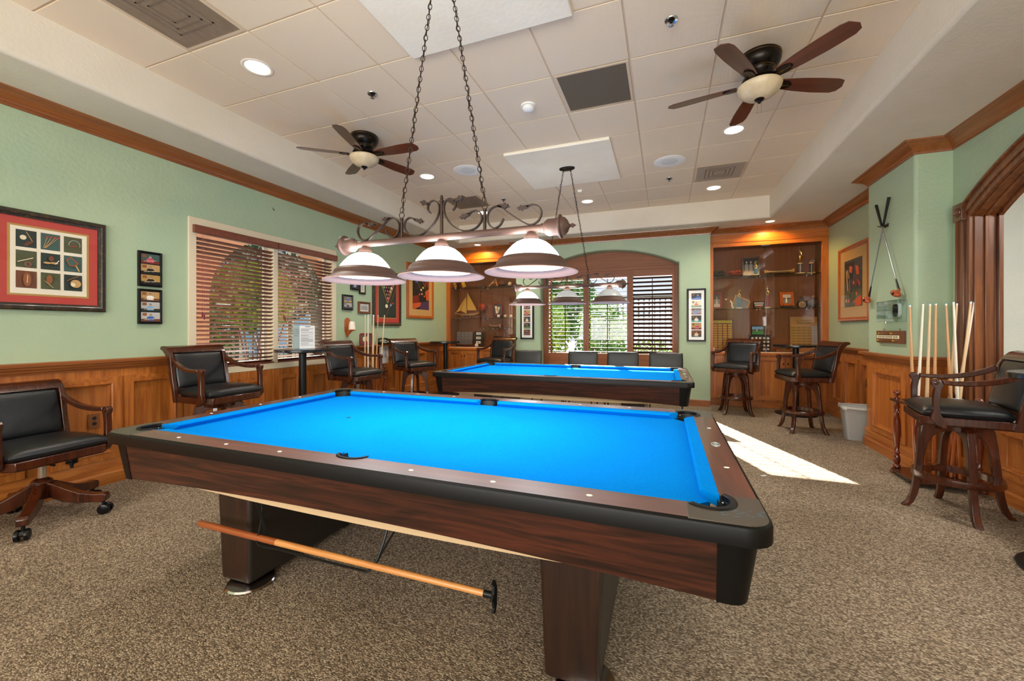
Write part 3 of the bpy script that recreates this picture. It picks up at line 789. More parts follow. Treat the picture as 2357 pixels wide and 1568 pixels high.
# ================================================================== POOL TABLES
def make_pool():
    t = thing('pool_table', 'near pool table with bright blue cloth, mahogany rails and black corners', 'pool table', (-1.167, 1.988, 0), 0, 'pool tables')
    A, B = 1.435, .805            # outer half sizes
    NXc, NYc = 1.27, .635         # cushion nose
    WI = .052                     # cushion width
    ZR, ZB = .798, .764           # rail top, cloth
    # slate bed
    c = .095; NXb, NYb = NXc, NYc; NXc += .03; NYc += .03
    bed = [(NXc, NYc - c), (NXc - c, NYc), (.07, NYc), (.05, NYc), (-.05, NYc), (-.07, NYc), (-NXc + c, NYc), (-NXc, NYc - c),
           (-NXc, -NYc + c), (-NXc + c, -NYc), (-.07, -NYc), (-.05, -NYc), (.05, -NYc), (.07, -NYc), (NXc - c, -NYc), (NXc, -NYc + c)]
    NXc, NYc = NXb, NYb
    mb = MB('blue_cloth').prism([(x * 1.0, y) for x, y in bed], ZB - .03, ZB, 'z')
    mb.build('playing_bed', parent=t, smooth=False)
    MB('black_paint').lathe([(0, .0003), (.012, .0003), (.012, .0008), (0, .0008)], c=(-.635, 0, ZB), seg=16).build('foot_spot', parent=t)
    # cushions
    def cushion(u0, u1, e0, e1, T):
        """runs along local x, nose towards -y; u0,u1 at the back; e0,e1 nose setback"""
        sec = [(WI, ZR - .001), (.010, ZR - .003), (.001, ZR - .008), (0, ZR - .013), (.006, ZR - .02), (.022, ZB - .002), (WI, ZB - .002)]
        vs = []
        for d, z in sec: vs.append((u0 + e0 * (1 - d / WI), d, z))
        for d, z in sec: vs.append((u1 - e1 * (1 - d / WI), d, z))
        n = len(sec)
        fs = [tuple(range(n)), tuple(range(2 * n - 1, n - 1, -1))] + [(i, (i + 1) % n, n + (i + 1) % n, n + i) for i in range(n)]
        mb = MB('blue_cloth'); mb.T = T; mb.add(vs, fs); mb.build('cushion', parent=t, ang=25)
    for s in (1, -1):
        Tm = Matrix.Translation((0, s * NYc, 0)) if s == 1 else Matrix.Translation((0, -NYc, 0)) @ Matrix.Rotation(PI, 4, 'Z')
        cushion(.058, NXc - .030, .022, .05, Tm); cushion(-NXc + .030, -.058, .05, .022, Tm)
        Te = Matrix.Translation((s * NXc, 0, 0)) @ Matrix.Rotation(-s * PI / 2, 4, 'Z')
        cushion(-NYc + .030, NYc - .030, .05, .05, Te)
    # rails
    yi, yo = NYc + WI, B - .012
    xi, xo = NXc + WI, A - .012
    cut = 1.225; cutY = .60
    for s in (1, -1):
        notch = [(x, s * y) for x, y in arc(0, NYc + .028, .062, 160, 20, 12)]
        pts = [(-cut, s * yi), (-.0615, s * yi)] + [(x, max(abs(y), yi) * s) for x, y in [(p[0], p[1]) for p in notch]] + [(.0615, s * yi), (cut, s * yi), (cut, s * yo), (-cut, s * yo)]
        q = [(-cut, s * yi), (-.060, s * yi)] + [(.060 * math.cos(R(a)), s * (yi - .004 + .030 * math.sin(R(a)))) for a in range(170, 9, -10)] + [(.060, s * yi), (cut, s * yi), (cut, s * yo), (-cut, s * yo)]
        MB('rail_wood').prism(q, ZB - .02, ZR, 'z').build('long_rail', parent=t, smooth=False)
        MB('mahogany_y').box(min(s * xi, s * xo), max(s * xi, s * xo), -cutY, cutY, ZB - .02, ZR).build('end_rail', parent=t, smooth=False)
    # sights
    mb = MB('pearl')
    def dia(x, y):
        mb.prism([(x - .010, y), (x - .005, y - .006), (x + .005, y - .006), (x + .010, y), (x + .005, y + .006), (x - .005, y + .006)], ZR, ZR + .0012, 'z')
    for s in (1, -1):
        for k in (1, 2, 3, 5, 6, 7): dia(-NXc + k * .3175, s * (NYc + .108))
    for s in (1, -1):
        for k in (1, 2, 3):
            if s == 1 and k == 2: continue
            dia(s * (NXc + .108), -NYc + k * .3175)
    mb.build('rail_sights', parent=t, smooth=False)
    mb = MB('silver_edge')
    T0 = mb.T; mb.T = Matrix.Translation((NXc + .105, 0, ZR)) @ Matrix.Diagonal((.62, 1.05, 1, 1))
    mb.lathe([(.029, 0), (.029, .0025), (.0255, .0030), (.0250, .001)], seg=28, cap=False); mb.lathe([(.0255, .0012), (0, .0014)], 'badge_green', seg=28)
    mb.T = T0
    for dx, dy, w, h in ((0, 0, .004, .03), (.006, .006, .003, .016), (-.006, -.004, .003, .02), (.004, -.012, .008, .003), (-.005, .012, .008, .003)):
        mb.box(NXc + .105 + dx - w / 2, NXc + .105 + dx + w / 2, dy - h / 2, dy + h / 2, ZR + .001, ZR + .0026, 'silver_edge')
    mb.build('maker_badge', parent=t, smooth=False)
    # outer black band
    def rr(a, b, r, n=6): return roundrect(-a, a, -b, b, r, n)
    o0 = rr(A, B, .075); o1 = rr(A - .003, B - .003, .073); i0 = rr(A - .0125, B - .0125, .062)
    n = len(o0); vs = []; fs = []
    lv = [(o0, .745), (o0, .786), (o1, .793), (i0, ZR + .0005), (i0, .76), (rr(A - .04, B - .04, .04), .745)]
    for p, z in lv: vs += [(x, y, z) for x, y in p]
    for i in range(len(lv) - 1):
        for k in range(n): fs.append((i * n + k, i * n + (k + 1) % n, (i + 1) * n + (k + 1) % n, (i + 1) * n + k))
    MB('black_trim').add(vs, fs).build('rail_band', parent=t, ang=30)
    # corner castings, lips, liners
    for sx in (1, -1):
        for sy in (1, -1):
            mb = MB('casting'); mb.T = Matrix.Diagonal((sx, sy, 1, 1))
            cx, cy = NXc + .018, NYc + .018
            out = [(cut, yo + .004)] + [(x, y) for x, y in arc(A - .0115 - .062, B - .0115 - .062, .064, 90, 0, 8)] + [(xo + .004, cutY)]
            inn = [(xi, cutY)] + [(x, y) for x, y in arc(cx, cy, .060, -38, 128, 14)] + [(cut, yi)]
            inn[0] = (xi, cutY)
            mb.prism(out + inn, ZB - .02, ZR + .0015, 'z').build('corner_casting', parent=t, bevel=.0015, ang=30)
            mb = MB('black_trim'); mb.T = Matrix.Diagonal((sx, sy, 1, 1))
            a0, a1 = arc(cx, cy, .058, -50, 140, 18), arc(cx, cy, .076, -50, 140, 18)
            mb.prism(a0 + a1[::-1], ZR - .012, ZR + .006, 'z').build('pocket_lip', parent=t, bevel=.003, ang=40)
            mb = MB('pocket_liner'); mb.T = Matrix.Diagonal((sx, sy, 1, 1))
            w = arc(cx, cy, .061, -62, 152, 18)
            vs = [(x, y, ZR - .004) for x, y in w] + [(cx + (x - cx) * .85, cy + (y - cy) * .85, .70) for x, y in w]; k = len(w)
            mb.add(vs, [(i, i + 1, k + i + 1, k + i) for i in range(k - 1)])
            mb.lathe([(.0, .70), (.082, .70)], c=(cx - .03, cy - .03, 0), seg=20, cap=False)
            for a in (-40, 128): mb.ball((cx + .056 * math.cos(R(a)), cy + .056 * math.sin(R(a)), ZR - .018), .004, 'steel', 8, 5)
            mb.build('pocket', parent=t)
    for sy in (1, -1):
        mb = MB('black_trim'); mb.T = Matrix.Diagonal((1, sy, 1, 1))
        ctr = (0, yi - .006)
        a0 = [(.056 * math.cos(R(a)), yi - .006 + .030 * math.sin(R(a))) for a in range(-12, 193, 10)]
        a1 = [(.071 * math.cos(R(a)), yi - .006 + .044 * math.sin(R(a))) for a in range(-12, 193, 10)]
        mb.prism(a0 + a1[::-1], ZR - .012, ZR + .005, 'z').build('pocket_lip', parent=t, bevel=.003, ang=40)
        mb = MB('pocket_liner'); mb.T = Matrix.Diagonal((1, sy, 1, 1))
        w = [(.058 * math.cos(R(a)), yi - .006 + .032 * math.sin(R(a))) for a in range(-10, 191, 10)]; k = len(w)
        w = [(.052, NYc + .012)] + w + [(-.052, NYc + .012)]; k = len(w)
        mb.add([(x, y, ZR - .003) for x, y in w] + [(x * .9, y - .012, .71) for x, y in w], [(i, i + 1, k + i + 1, k + i) for i in range(k - 1)])
        mb.box(-.055, .055, NYc - .01, NYc + .066, .706, .71).build('pocket', parent=t)
    # apron
    zt, zb = .746, .563; ins = .026
    for s in (1, -1):
        n = 24; vs = []; x0 = 1.302
        for i in range(n + 1):
            x = -x0 + 2 * x0 * i / n; ua = 1 - (x / x0) ** 2; b = zb + .034 * ua
            f = (zt - b) / (zt - zb)
            yt, yb = B - .03, B - .03 - ins * f
            xb = x * (1 - .0)
            vs += [(x, s * yt, zt), (xb, s * yb, b), (xb, s * (yb - .022), b), (x, s * (yt - .022), zt)]
        fs = [(4 * i + k, 4 * i + (k + 1) % 4, 4 * i + 4 + (k + 1) % 4, 4 * i + 4 + k) for i in range(n) for k in range(4)] + [(0, 1, 2, 3), (4 * n, 4 * n + 1, 4 * n + 2, 4 * n + 3)]
        MB('mahogany').add(vs, fs).build('side_apron', parent=t, ang=20)
        vs = []; y0 = .672
        for i in range(n + 1):
            y = -y0 + 2 * y0 * i / n; b = zb + .02 * (1 - (y / y0) ** 2); f = (zt - b) / (zt - zb)
            xt, xb = A - .03, A - .03 - ins * f
            vs += [(s * xt, y, zt), (s * xb, y, b), (s * (xb - .022), y, b), (s * (xt - .022), y, zt)]
        MB('mahogany_y').add(vs, fs).build('end_apron', parent=t, ang=20)
        for s2 in (1, -1):
            mb = MB('black_trim'); mb.T = Matrix.Diagonal((s, s2, 1, 1))
            def ring(ax, by, r, z): return [(1.298, by, z)] + [(x, y, z) for x, y in arc(ax - r, by - r, r, 90, 0, 8)] + [(ax, .668, z)]
            a = ring(A - .028, B - .028, .06, zt); b_ = ring(A - .028 - ins, B - .028 - ins, .05, zb - .003); k = len(a)
            c_ = ring(A - .055 - ins, B - .055 - ins, .03, zb - .003)
            mb.add(a + b_ + c_, [(i, i + 1, k + i + 1, k + i) for i in range(k - 1)] + [(k + i, k + i + 1, 2 * k + i + 1, 2 * k + i) for i in range(k - 1)])
            mb.build('corner_post', parent=t, ang=35)
    MB('beige_panel').prism([(-1.24, .60)] + [(x / 10, .563 - .022 * (1 - (x / 12.4) ** 2)) for x in range(-12, 13)] + [(1.24, .60)], -.70, .70, 'y').build('undercarriage', parent=t, smooth=False)
    # legs
    for cx in (-.875, .85):
        mb = MB('leg_wood')
        for k in range(2): pass
        w0, w1 = .12, .10; ya, yb = -.545, .53
        v = [(cx - w1, ya + .01, .022), (cx + w1, ya + .01, .022), (cx + w1, yb - .05, .022), (cx - w1, yb - .05, .022), (cx - w0, ya, .548), (cx + w0, ya, .548), (cx + w0, yb, .548), (cx - w0, yb, .548)]
        mb.add(v, [(0, 3, 2, 1), (4, 5, 6, 7), (0, 1, 5, 4), (2, 3, 7, 6), (3, 0, 4, 7)])
        mb.add([v[i] for i in (1, 2, 6, 5)], [(0, 1, 2, 3)], 'grey_laminate')
        lg = mb.build('leg', parent=t, bevel=.018, weld=True, seg=3)
        for y in (ya + .065, yb - .16):
            MB('chrome').lathe([(0, 0), (.108, 0), (.113, .006), (.106, .013), (.03, .02), (0, .021)], c=(cx + .045, y, 0), seg=32).build('foot_plate', parent=lg)
    # wire rack below
    mb = MB('black_metal'); mb.T = Matrix.Translation((.042, -.058, .015))
    P = [(-.62, -.60, .54), (-.60, -.56, .36), (-.59, -.60, .318), (-.45, -.60, .318), (-.05, -.60, .318), (.02, -.59, .325), (.05, -.56, .40), (.06, -.5, .54)]
    mb.tube(smoothpts(P, 5), .0055, seg=6)
    P = [(-.66, -.52, .54), (-.62, -.56, .42), (-.60, -.60, .322)]
    mb.tube(smoothpts(P, 4), .0045, seg=6).tube(smoothpts([(.12, -.46, .54), (.06, -.52, .42), (.03, -.59, .325)], 4), .0045, seg=6)
    mb.build('wire_rack', parent=t)
    return t
pool1 = make_pool()
pool2 = copy_tree(pool1, 'far pool table with bright blue cloth standing before the back window', (-1.167, 5.01, 0))

# bridge stick resting on the wire rack under the near table
t = thing('bridge_stick', 'two-tone wooden bridge stick with black metal head hung under the near pool table', 'bridge stick', (-1.4, 1.345, .352))
L0, L1 = -.735, .80
def bz(x): return -.004 - .0 * x
mb = MB('cue_red'); mb.tube([(L0, 0, 0), (L0 + .02, 0, 0), (-.22, 0, 0)], [.012, .016, .0145], seg=14); mb.build('butt', parent=t)
mb = MB('cue_butt'); mb.tube([(-.22, 0, 0), (L1, 0, 0)], [.0145, .0110], seg=14)
mb.build('shaft', parent=t)
mb = MB('cue_maple')
for a in (0, 90, 180, 270):
    pass
mb = MB('black_metal')
mb.tube([(L1 - .01, 0, 0), (L1 + .03, 0, 0)], .012, seg=10)
T_ = mb.T; mb.T = Matrix.Diagonal((1, .72, .72, 1))
mb.prism([(-.03, -.07), (-.012, -.055), (-.02, -.02), (-.045, .0), (-.018, .02), (-.012, .055), (-.03, .07), (.0, .08), (.016, .05), (.026, .015), (.022, -.02), (.018, -.055), (.0, -.085)], L1 + .026, L1 + .036, 'x')
mb.build('bridge_head', parent=t, bevel=.001)

mb = MB('chalk_blue2')
random.seed(11)
for k in range(34):
    u = random.uniform(0, 1); x = 1.30 + .11 * u + random.uniform(-.012, .012); y = -.72 - .012 * math.sin(u * 5) + random.uniform(-.022, .022); a = random.uniform(-.5, .6); l = random.uniform(.003, .012); w = random.uniform(.0004, .0011)
    dx, dy = math.cos(a) * l, math.sin(a) * l
    mb.poly([(x - dx, y - dy, .8001), (x, y - w, .8001), (x + dx, y + dy, .8001), (x, y + w, .8001)])
o = mb.build('chalk_smudge', parent=pool1, smooth=False); o['kind'] = 'stuff'
# ================================================================== PENDANT LAMPS
def scroll(mb, P, r=.0065):
    pts = smoothpts([(x, 0, z) for x, z in P], 6)
    mb.ribbon(pts, .016, .007, side=(0, 1, 0))
def leafend(mb, x, z, ang, s=1.0):
    T = mb.T; mb.T = mb.T @ Matrix.Translation((x, 0, z)) @ Matrix.Rotation(-R(ang), 4, 'Y')
    o = [(-.012, 0), (.004, .010), (.022, .011), (.035, .018), (.038, .008), (.052, .010), (.048, .001), (.062, -.002), (.046, -.006), (.034, -.014), (.028, -.006), (.010, -.008)]
    mb.prism([(a * s, b * s) for a, b in o], -.008, .008, 'y'); mb.T = T
def chain(p0, p1, name, parent, pitch=.0285, wire=.0022, ln=.022, wd=.0105):
    p0, p1 = Vector(p0), Vector(p1); L = (p1 - p0).length; n = int(L / pitch); d = (p1 - p0) / L
    mb = MB('iron_brown'); q = d.to_track_quat('Z', 'X').to_matrix().to_4x4()
    for k in range(n):
        mb.T = Matrix.Translation(p0 + d * (k + .5) * L / n) @ q @ Matrix.Rotation(PI / 2 * (k % 2) + .5, 4, 'Z')
        pts = [(wd * math.sin(a), 0, ln * .82 * math.cos(a)) for a in [2 * PI * i / 10 for i in range(10)]]
        mb.tube(pts, wire, seg=5, closed=True)
    mb.T = Matrix.Identity(4)
    # lamp cord threaded loosely beside the chain
    mb.tube([p0 + Vector((.006 * math.sin(i * 1.9), .006 * math.cos(i * 1.3), 0)) + (p1 - p0) * i / 30 for i in range(31)], .0022, 'dark_bronze', seg=5)
    return mb.build(name, parent=parent)
def make_pendant(name, label, x, y, zb, lit):
    t = thing(name, label, 'pendant lamp', (x, y, zb), 0, 'pool table pendant lamps')
    mb = MB('bronze'); mb.tube([(-.61, 0, 0), (.61, 0, 0)], .0195, seg=20); mb.build('bar', parent=t)
    for s in (1, -1):
        mb = MB('bronze')
        pr = [(.021, .575), (.024, .58), (.024, .59), (.034, .60), (.043, .615), (.043, .655), (.048, .668), (.060, .674), (.060, .680), (.048, .686), (.044, .70), (.030, .712), (.012, .72), (.006, .728), (.012, .735), (.010, .741), (.004, .75), (0, .757)]
        mb.lathe([(r, s * z) for r, z in pr], axis='x', seg=26); mb.build('end_cap', parent=t)
    mb = MB('iron_brown'); mb.tube([(0, 0, .01), (0, 0, .20)], .0095, seg=12); mb.lathe([(.013, .195), (.013, .203), (.007, .208), (.010, .216), (.006, .224), (.008, .23), (0, .236)], seg=14)
    mb.build('centre_post', parent=t)
    for s in (1, -1):
        mb = MB('iron_brown'); mb.tube([(s * .263, 0, .01), (s * .263, 0, .125)], .0085, seg=12)
        mb.lathe([(.011, .12), (.011, .128), (0, .132)], c=(s * .263, 0, 0), seg=12); mb.build('side_post', parent=t)
        mb = MB('iron_brown'); mb.tube([(s * .263 + .017 * math.cos(a), 0, .147 + .017 * math.sin(a)) for a in [2 * PI * i / 18 for i in range(18)]], .0028, seg=6, closed=True); mb.build('hanging_ring', parent=t)
        S = lambda P: [(s * a, b + .018) for a, b in P]
        mb = MB('iron_brown')
        scroll(mb, S([(.070, .122), (.088, .145), (.082, .175), (.055, .190), (.026, .178), (.014, .140), (.030, .088), (.075, .036), (.140, .005), (.205, .012), (.243, .050), (.240, .088), (.215, .108), (.185, .104), (.165, .092)]))
        mb.T = Matrix.Diagonal((s, 1, 1, 1)); leafend(mb, .085, .190, 20); leafend(mb, .170, .112, 195); mb.T = Matrix.Identity(4)
        mb.build('inner_scroll', parent=t)
        mb = MB('iron_brown')
        scroll(mb, S([(.372, .050), (.352, .018), (.318, .004), (.288, .028), (.279, .068), (.292, .100), (.322, .118), (.356, .112), (.400, .078), (.470, .028), (.520, .004), (.560, .020), (.578, .058), (.566, .092), (.535, .106), (.500, .098)]))
        mb.T = Matrix.Diagonal((s, 1, 1, 1)); leafend(mb, .345, .135, -5); leafend(mb, .505, .118, 185); mb.T = Matrix.Identity(4)
        mb.build('outer_scroll', parent=t)
        ztop = ZC - .03 - zb
        chain((s * .263, 0, .163), (s * .045, 0, ztop - .022), 'chain', t)
    zt = ZC - .03 - zb
    mb = MB('dark_bronze'); mb.T = Matrix.Diagonal((1, .62, 1, 1))
    mb.lathe([(0, zt), (.098, zt), (.098, zt - .012), (.085, zt - .02), (.06, zt - .024), (0, zt - .025)], seg=32)
    mb.T = Matrix.Identity(4)
    for s in (-1, 1): mb.tube([(s * .045, 0, zt - .022), (s * .045, 0, zt - .045)], .004, seg=8)
    mb.build('canopy', parent=t)
    for k, sx in enumerate((-.523, 0, .523)):
        mb = MB('bronze'); mb.lathe([(.018, -.016), (.024, -.022), (.034, -.034), (.040, -.050), (.041, -.058), (.036, -.062)], c=(sx, 0, 0), seg=24); mb.build('shade_holder', parent=t)
        gm = 'shade_lit' if lit[k] else 'shade_dim'
        mb = MB(gm)
        pr = [(.036, -.056), (.055, -.060), (.078, -.070), (.100, -.087), (.120, -.108), (.136, -.128), (.146, -.148)]
        mb.lathe(pr + [(r - .004, z - .002) for r, z in pr[::-1]], c=(sx, 0, 0), seg=40, cap=False)
        gs = mb.build('glass_shade', parent=t, ang=60)
        mb = MB('bronze')
        pr = [(.143, -.146), (.150, -.147), (.160, -.152), (.165, -.158), (.172, -.162), (.178, -.172), (.181, -.184), (.192, -.194), (.212, -.206), (.236, -.2185), (.2395, -.221)]
        mb.lathe(pr, c=(sx, 0, 0), seg=48, cap=False)
        pi = [(.2395, -.221), (.238, -.2245), (.228, -.221), (.205, -.210), (.184, -.199), (.168, -.192)]
        mb.lathe(pi, 'bronze_inner', c=(sx, 0, 0), seg=48, cap=False)
        mb.build('shade_rim', parent=t, ang=50)
        mb = MB('lamp_disc' if lit[k] else 'shade_dim'); mb.lathe([(0, -.190), (.12, -.191), (.170, -.1925), (.170, -.1885), (0, -.186)], c=(sx, 0, 0), seg=40); mb.build('diffuser', parent=t, ang=60)
    return t
LIT1, LIT2 = (1, 1, 1), (1, 0, 0)
make_pendant('pendant_lamp', 'large bronze three-shade pendant lamp with scrollwork hanging over the near pool table', -1.164, 2.0, 1.815, LIT1)
make_pendant('pendant_lamp', 'smaller looking bronze three-shade pendant lamp hanging over the far pool table', -1.15, 5.055, 1.846, LIT2)
for (px, py, pz, lit, pw) in ((-1.164, 2.0, 1.815, (1, 1, 1), 4.5), (-1.15, 5.055, 1.846, (1, .4, .4), 6)):
    for sx, q in zip((-.523, 0, .523), lit):
        light('AREA', 'pendant_bulb', (px + sx, py, pz - .200), pw * q, (.93, .97, 1), .30, aim=(0, 0, -1))
        light('AREA', 'pendant_glow', (px + sx, py, pz - .052), (1.2 if py < 3 else 2.4) * (.4 + .6 * q), (1, .97, .92), .20, aim=(0, 0, 1))

# ================================================================== CEILING FIXTURES
def downlight(x, y, z, label, glow, e, color, r=.085, soffit=False, power=None):
    t = thing('recessed_light', label, 'ceiling light', (x, y, z), 0, 'recessed lights')
    mb = MB('can_ring'); mb.lathe([(r, 0), (r + .006, -.004), (r + .022, -.004), (r + .026, -.001), (r + .026, .003)], seg=36, cap=False); mb.build('trim_ring', parent=t)
    MB(glow).lathe([(0, -.0005), (r, -.0005), (r, .002), (0, .002)], seg=32).build('lens', parent=t, smooth=False)
    if power:
        light('SPOT', 'downlight_beam', (x, y, z - .02), power, color, .06, aim=(0, 0, -1), spot_size=R(125), spot_blend=.7)
downlight(-2.99, 2.31, ZC, 'bright recessed ceiling light at upper left, nearest of the left column', 'can_glow', 1, (1, .92, .8), power=70)
downlight(-2.99, 4.755, ZC, 'recessed ceiling light beyond the left ceiling fan', 'can_glow', 1, (1, .92, .8), power=85)
downlight(-2.99, 6.58, ZC, 'recessed ceiling light at the far left of the tiled ceiling', 'can_glow', 1, (1, .92, .8), power=85)
downlight(.665, 4.745, ZC, 'bright recessed ceiling light just beyond the right ceiling fan', 'can_glow', 1, (1, .92, .8), power=85)
downlight(.665, 6.59, ZC, 'recessed ceiling light beyond the right ceiling diffuser', 'can_glow', 1, (1, .92, .8), power=85)
downlight(-1.165, 6.58, ZC, 'unlit looking recessed ceiling light behind the far pendant chain', 'can_dim', 1, (1, .92, .8))
downlight(1.50 + .06, 7.50, ZS, 'amber recessed light above the right display cabinet', 'can_warm', 1, (1, .66, .26), r=.06)
downlight(-3.55, 7.52, ZS, 'amber recessed light above the left display cabinet', 'can_warm', 1, (1, .66, .26), r=.06)
for x in (1.56, -3.55):
    light('SPOT', 'warm_downlight', (x, 7.52, ZS - .02), 32, (1, .58, .16), .03, aim=(0, .12, -1), spot_size=R(150), spot_blend=.5)

def speaker(x, y, label):
    t = thing('ceiling_speaker', label, 'speaker', (x, y, ZC), 0, 'round ceiling speakers')
    MB('white_plastic').lathe([(.10, -.004), (.175, -.006), (.182, -.003), (.182, .002)], seg=40, cap=False).build('bezel', parent=t)
    MB('grille_white').lathe([(0, -.009), (.06, -.008), (.10, -.004), (.10, .001), (0, .001)], seg=40).build('grille', parent=t)
speaker(-2.385, 4.755, 'round white ceiling speaker right of the left fan')
speaker(.055, 5.36, 'round white ceiling speaker beside the far white panel')
def sprinkler(x, y, label):
    t = thing('sprinkler_head', label, 'sprinkler', (x, y, ZC), 0, 'ceiling sprinklers')
    MB('steel').lathe([(.024, -.002), (.04, -.006), (.043, -.001), (.043, .002)], seg=26, cap=False).build('escutcheon', parent=t)
    mb = MB('steel'); mb.lathe([(.024, .002), (.022, -.004), (.010, -.008), (.008, -.016), (.006, -.03), (0, -.03)], 'dark_bronze', seg=16)
    mb.tube([(-.014, 0, -.008), (-.015, 0, -.026), (0, 0, -.036)], .0025, seg=5).tube([(.014, 0, -.008), (.015, 0, -.026), (0, 0, -.036)], .0025, seg=5)
    mb.lathe([(0, -.036), (.017, -.037), (.017, -.039), (0, -.040)], seg=12); mb.build('head', parent=t)
sprinkler(-2.385, 2.917, 'steel sprinkler head above the left fan'); sprinkler(.04, 2.913, 'steel sprinkler head left of the right fan')
sprinkler(.055, 5.965, 'steel sprinkler head beside the right ceiling diffuser'); sprinkler(-2.385, 6.01, 'steel sprinkler head beside the far left ceiling diffuser')
t = thing('smoke_detector', 'white domed smoke detector left of the brown return grille', 'smoke detector', (-1.172, 3.57, ZC))
MB('white_plastic').lathe([(0, 0), (.068, 0), (.068, -.012), (.055, -.016)], seg=32, cap=False).build('base', parent=t)
MB('white_plastic').lathe([(.052, -.014), (.055, -.022), (.052, -.04), (.038, -.052), (0, -.056)], seg=32, cap=False).build('dome', parent=t)
t = thing('motion_sensor', 'small white square sensor below the far white ceiling panel', 'sensor', (-1.17, 6.01, ZC))
MB('white_plastic').box(-.035, .035, -.03, .03, -.012, 0).box(-.028, .03, -.03, .012, -.034, -.012).build('body', parent=t, bevel=.003)
def grille(i, j, m, name, label, inner=True):
    x0, x1, y0, y1 = GX + i * G + .012, GX + (i + 1) * G - .012, GY + j * G + .012, GY + (j + 1) * G - .012
    t = thing(name, label, 'air vent', ((x0 + x1) / 2, (y0 + y1) / 2, ZC), 0)
    w, d = (x1 - x0) / 2, (y1 - y0) / 2
    MB('grid_cream').box(-w, w, -d, -d + .02, -.001, .006).box(-w, w, d - .02, d, -.001, .006).box(-w, -w + .02, -d + .02, d - .02, -.001, .006).box(w - .02, w, -d + .02, d - .02, -.001, .006).build('frame', parent=t, smooth=False)
    mb = MB(m)
    mb.box(-w + .018, w - .018, -d + .018, d - .018, .003, .0055)
    n = 60
    for k in range(n):
        x = -w + .02 + (2 * w - .04) * k / n
        mb.box(x, x + .0035, -d + .018, d - .018, -.001, .004)
    mb.build('perforated_face', parent=t, smooth=False)
    if inner:
        mb = MB('duct_dark')
        for q in (.17, .125, .08): 
            mb.box(-q, q, -q, -q + .012, -.0018, -.0008).box(-q, q, q - .012, q, -.0018, -.0008).box(-q, -q + .012, -q, q, -.0018, -.0008).box(q - .012, q, -q, q, -.0018, -.0008)
        mb.build('diffuser_rings', parent=t, smooth=False)
grille(1, -1, 'grille_tan', 'ceiling_diffuser', 'large tan ceiling diffuser at the upper left picture edge')
grille(5, 2, 'grille_brown', 'return_grille', 'dark brown square return grille near the ceiling centre', False)
grille(7, 6, 'grille_light', 'ceiling_diffuser', 'pale tan ceiling diffuser near the right soffit')
grille(1, 6, 'grille_tan', 'ceiling_diffuser', 'tan ceiling diffuser seen behind the near pendant scrolls')

# ceiling fans
def blade_mb():
    mb = MB('fan_wood')
    o = [(.15, -.045), (.30, -.062), (.45, -.070), (.58, -.070), (.625, -.058), (.655, 0.0), (.64, .045), (.60, .064), (.45, .068), (.30, .060), (.15, .044)]
    o = [(x, y) for x, y, in [(p[0], p[1]) for p in o]]
    return mb.prism(o, -.003, .003, 'z')
def make_fan():
    t = thing('ceiling_fan', 'dark bronze ceiling fan with five brown blades on the left', 'ceiling fan', (-2.99, 3.53, ZC), 0, 'ceiling fans')
    mb = MB('dark_bronze')
    mb.lathe([(0, 0), (.135, 0), (.142, -.008), (.142, -.018), (.138, -.024), (.142, -.03), (.142, -.05), (.134, -.075), (.118, -.098), (.104, -.112), (.096, -.120), (.096, -.130), (.088, -.138), (.084, -.150), (.076, -.158), (0, -.16)], seg=40)
    for r, z in ((.1435, -.021), (.1045, -.112), (.0965, -.125)): mb.lathe([(r - .002, z + .002), (r + .001, z), (r - .002, z - .002)], 'gold_line', seg=40, cap=False)
    mb.build('motor_housing', parent=t, ang=50)
    MB('dark_bronze').lathe([(.07, -.158), (.115, -.170), (.118, -.186), (.105, -.20), (.09, -.21), (.09, -.232), (0, -.232)], seg=32, cap=False).build('hub', parent=t)
    MB('fan_bowl').lathe([(.145, -.222), (.150, -.228), (.146, -.248), (.128, -.278), (.098, -.303), (.062, -.318), (.028, -.325), (0, -.327)], seg=40, cap=False).lathe([(.145, -.222), (0, -.222)], seg=40, cap=False).build('glass_bowl', parent=t, ang=60)
    MB('dark_bronze').lathe([(.03, -.321), (.034, -.326), (.028, -.336), (.014, -.342), (.010, -.352), (.004, -.358), (0, -.36)], seg=24, cap=False).build('finial', parent=t)
    mb = MB('steel')
    for s in (-1, 1): mb.tube([(s * .012, 0, -.34), (s * .013, 0, -.42)], .001, seg=4).lathe([(0, -.42), (.003, -.424), (.002, -.434), (0, -.436)], c=(s * .013, 0, 0), seg=6)
    mb.build('pull_chain', parent=t)
    bl = blade_mb()
    for k in range(5):
        if k == 0:
            b = bl.build('blade', parent=t, bevel=.002)
            mb = MB('dark_bronze')
            mb.prism([(.07, -.016), (.13, -.026), (.17, -.034), (.215, -.034), (.245, -.012), (.245, .012), (.215, .034), (.17, .034), (.13, .026), (.07, .016)], -.012, -.003, 'z')
            mb.ribbon([(.13, -.012, -.0135), (.19, 0, -.0135), (.235, 0, -.0135)], .004, .002, 'gold_line', side=(0, 1, 0)).ribbon([(.13, .012, -.0135), (.19, 0, -.0135)], .004, .002, 'gold_line', side=(0, 1, 0))
            br = mb.build('blade_bracket', parent=b, bevel=.003)
            b0, br0 = b, br
        else:
            b = b0.copy(); COL.objects.link(b); b.parent = t
            br = br0.copy(); COL.objects.link(br); br.parent = b
        b.location = (0, 0, -.203)
        b.rotation_mode = 'ZYX' if False else 'XYZ'
        b.rotation_euler = (R(-12), 0, R(72 * k))
    return t
fan1 = make_fan()
def fan_angle(t, a0):
    for k, b in enumerate([c for c in t.children if c.name.startswith('blade')]): b.rotation_euler = (R(-12), 0, R(a0 + 72 * k))
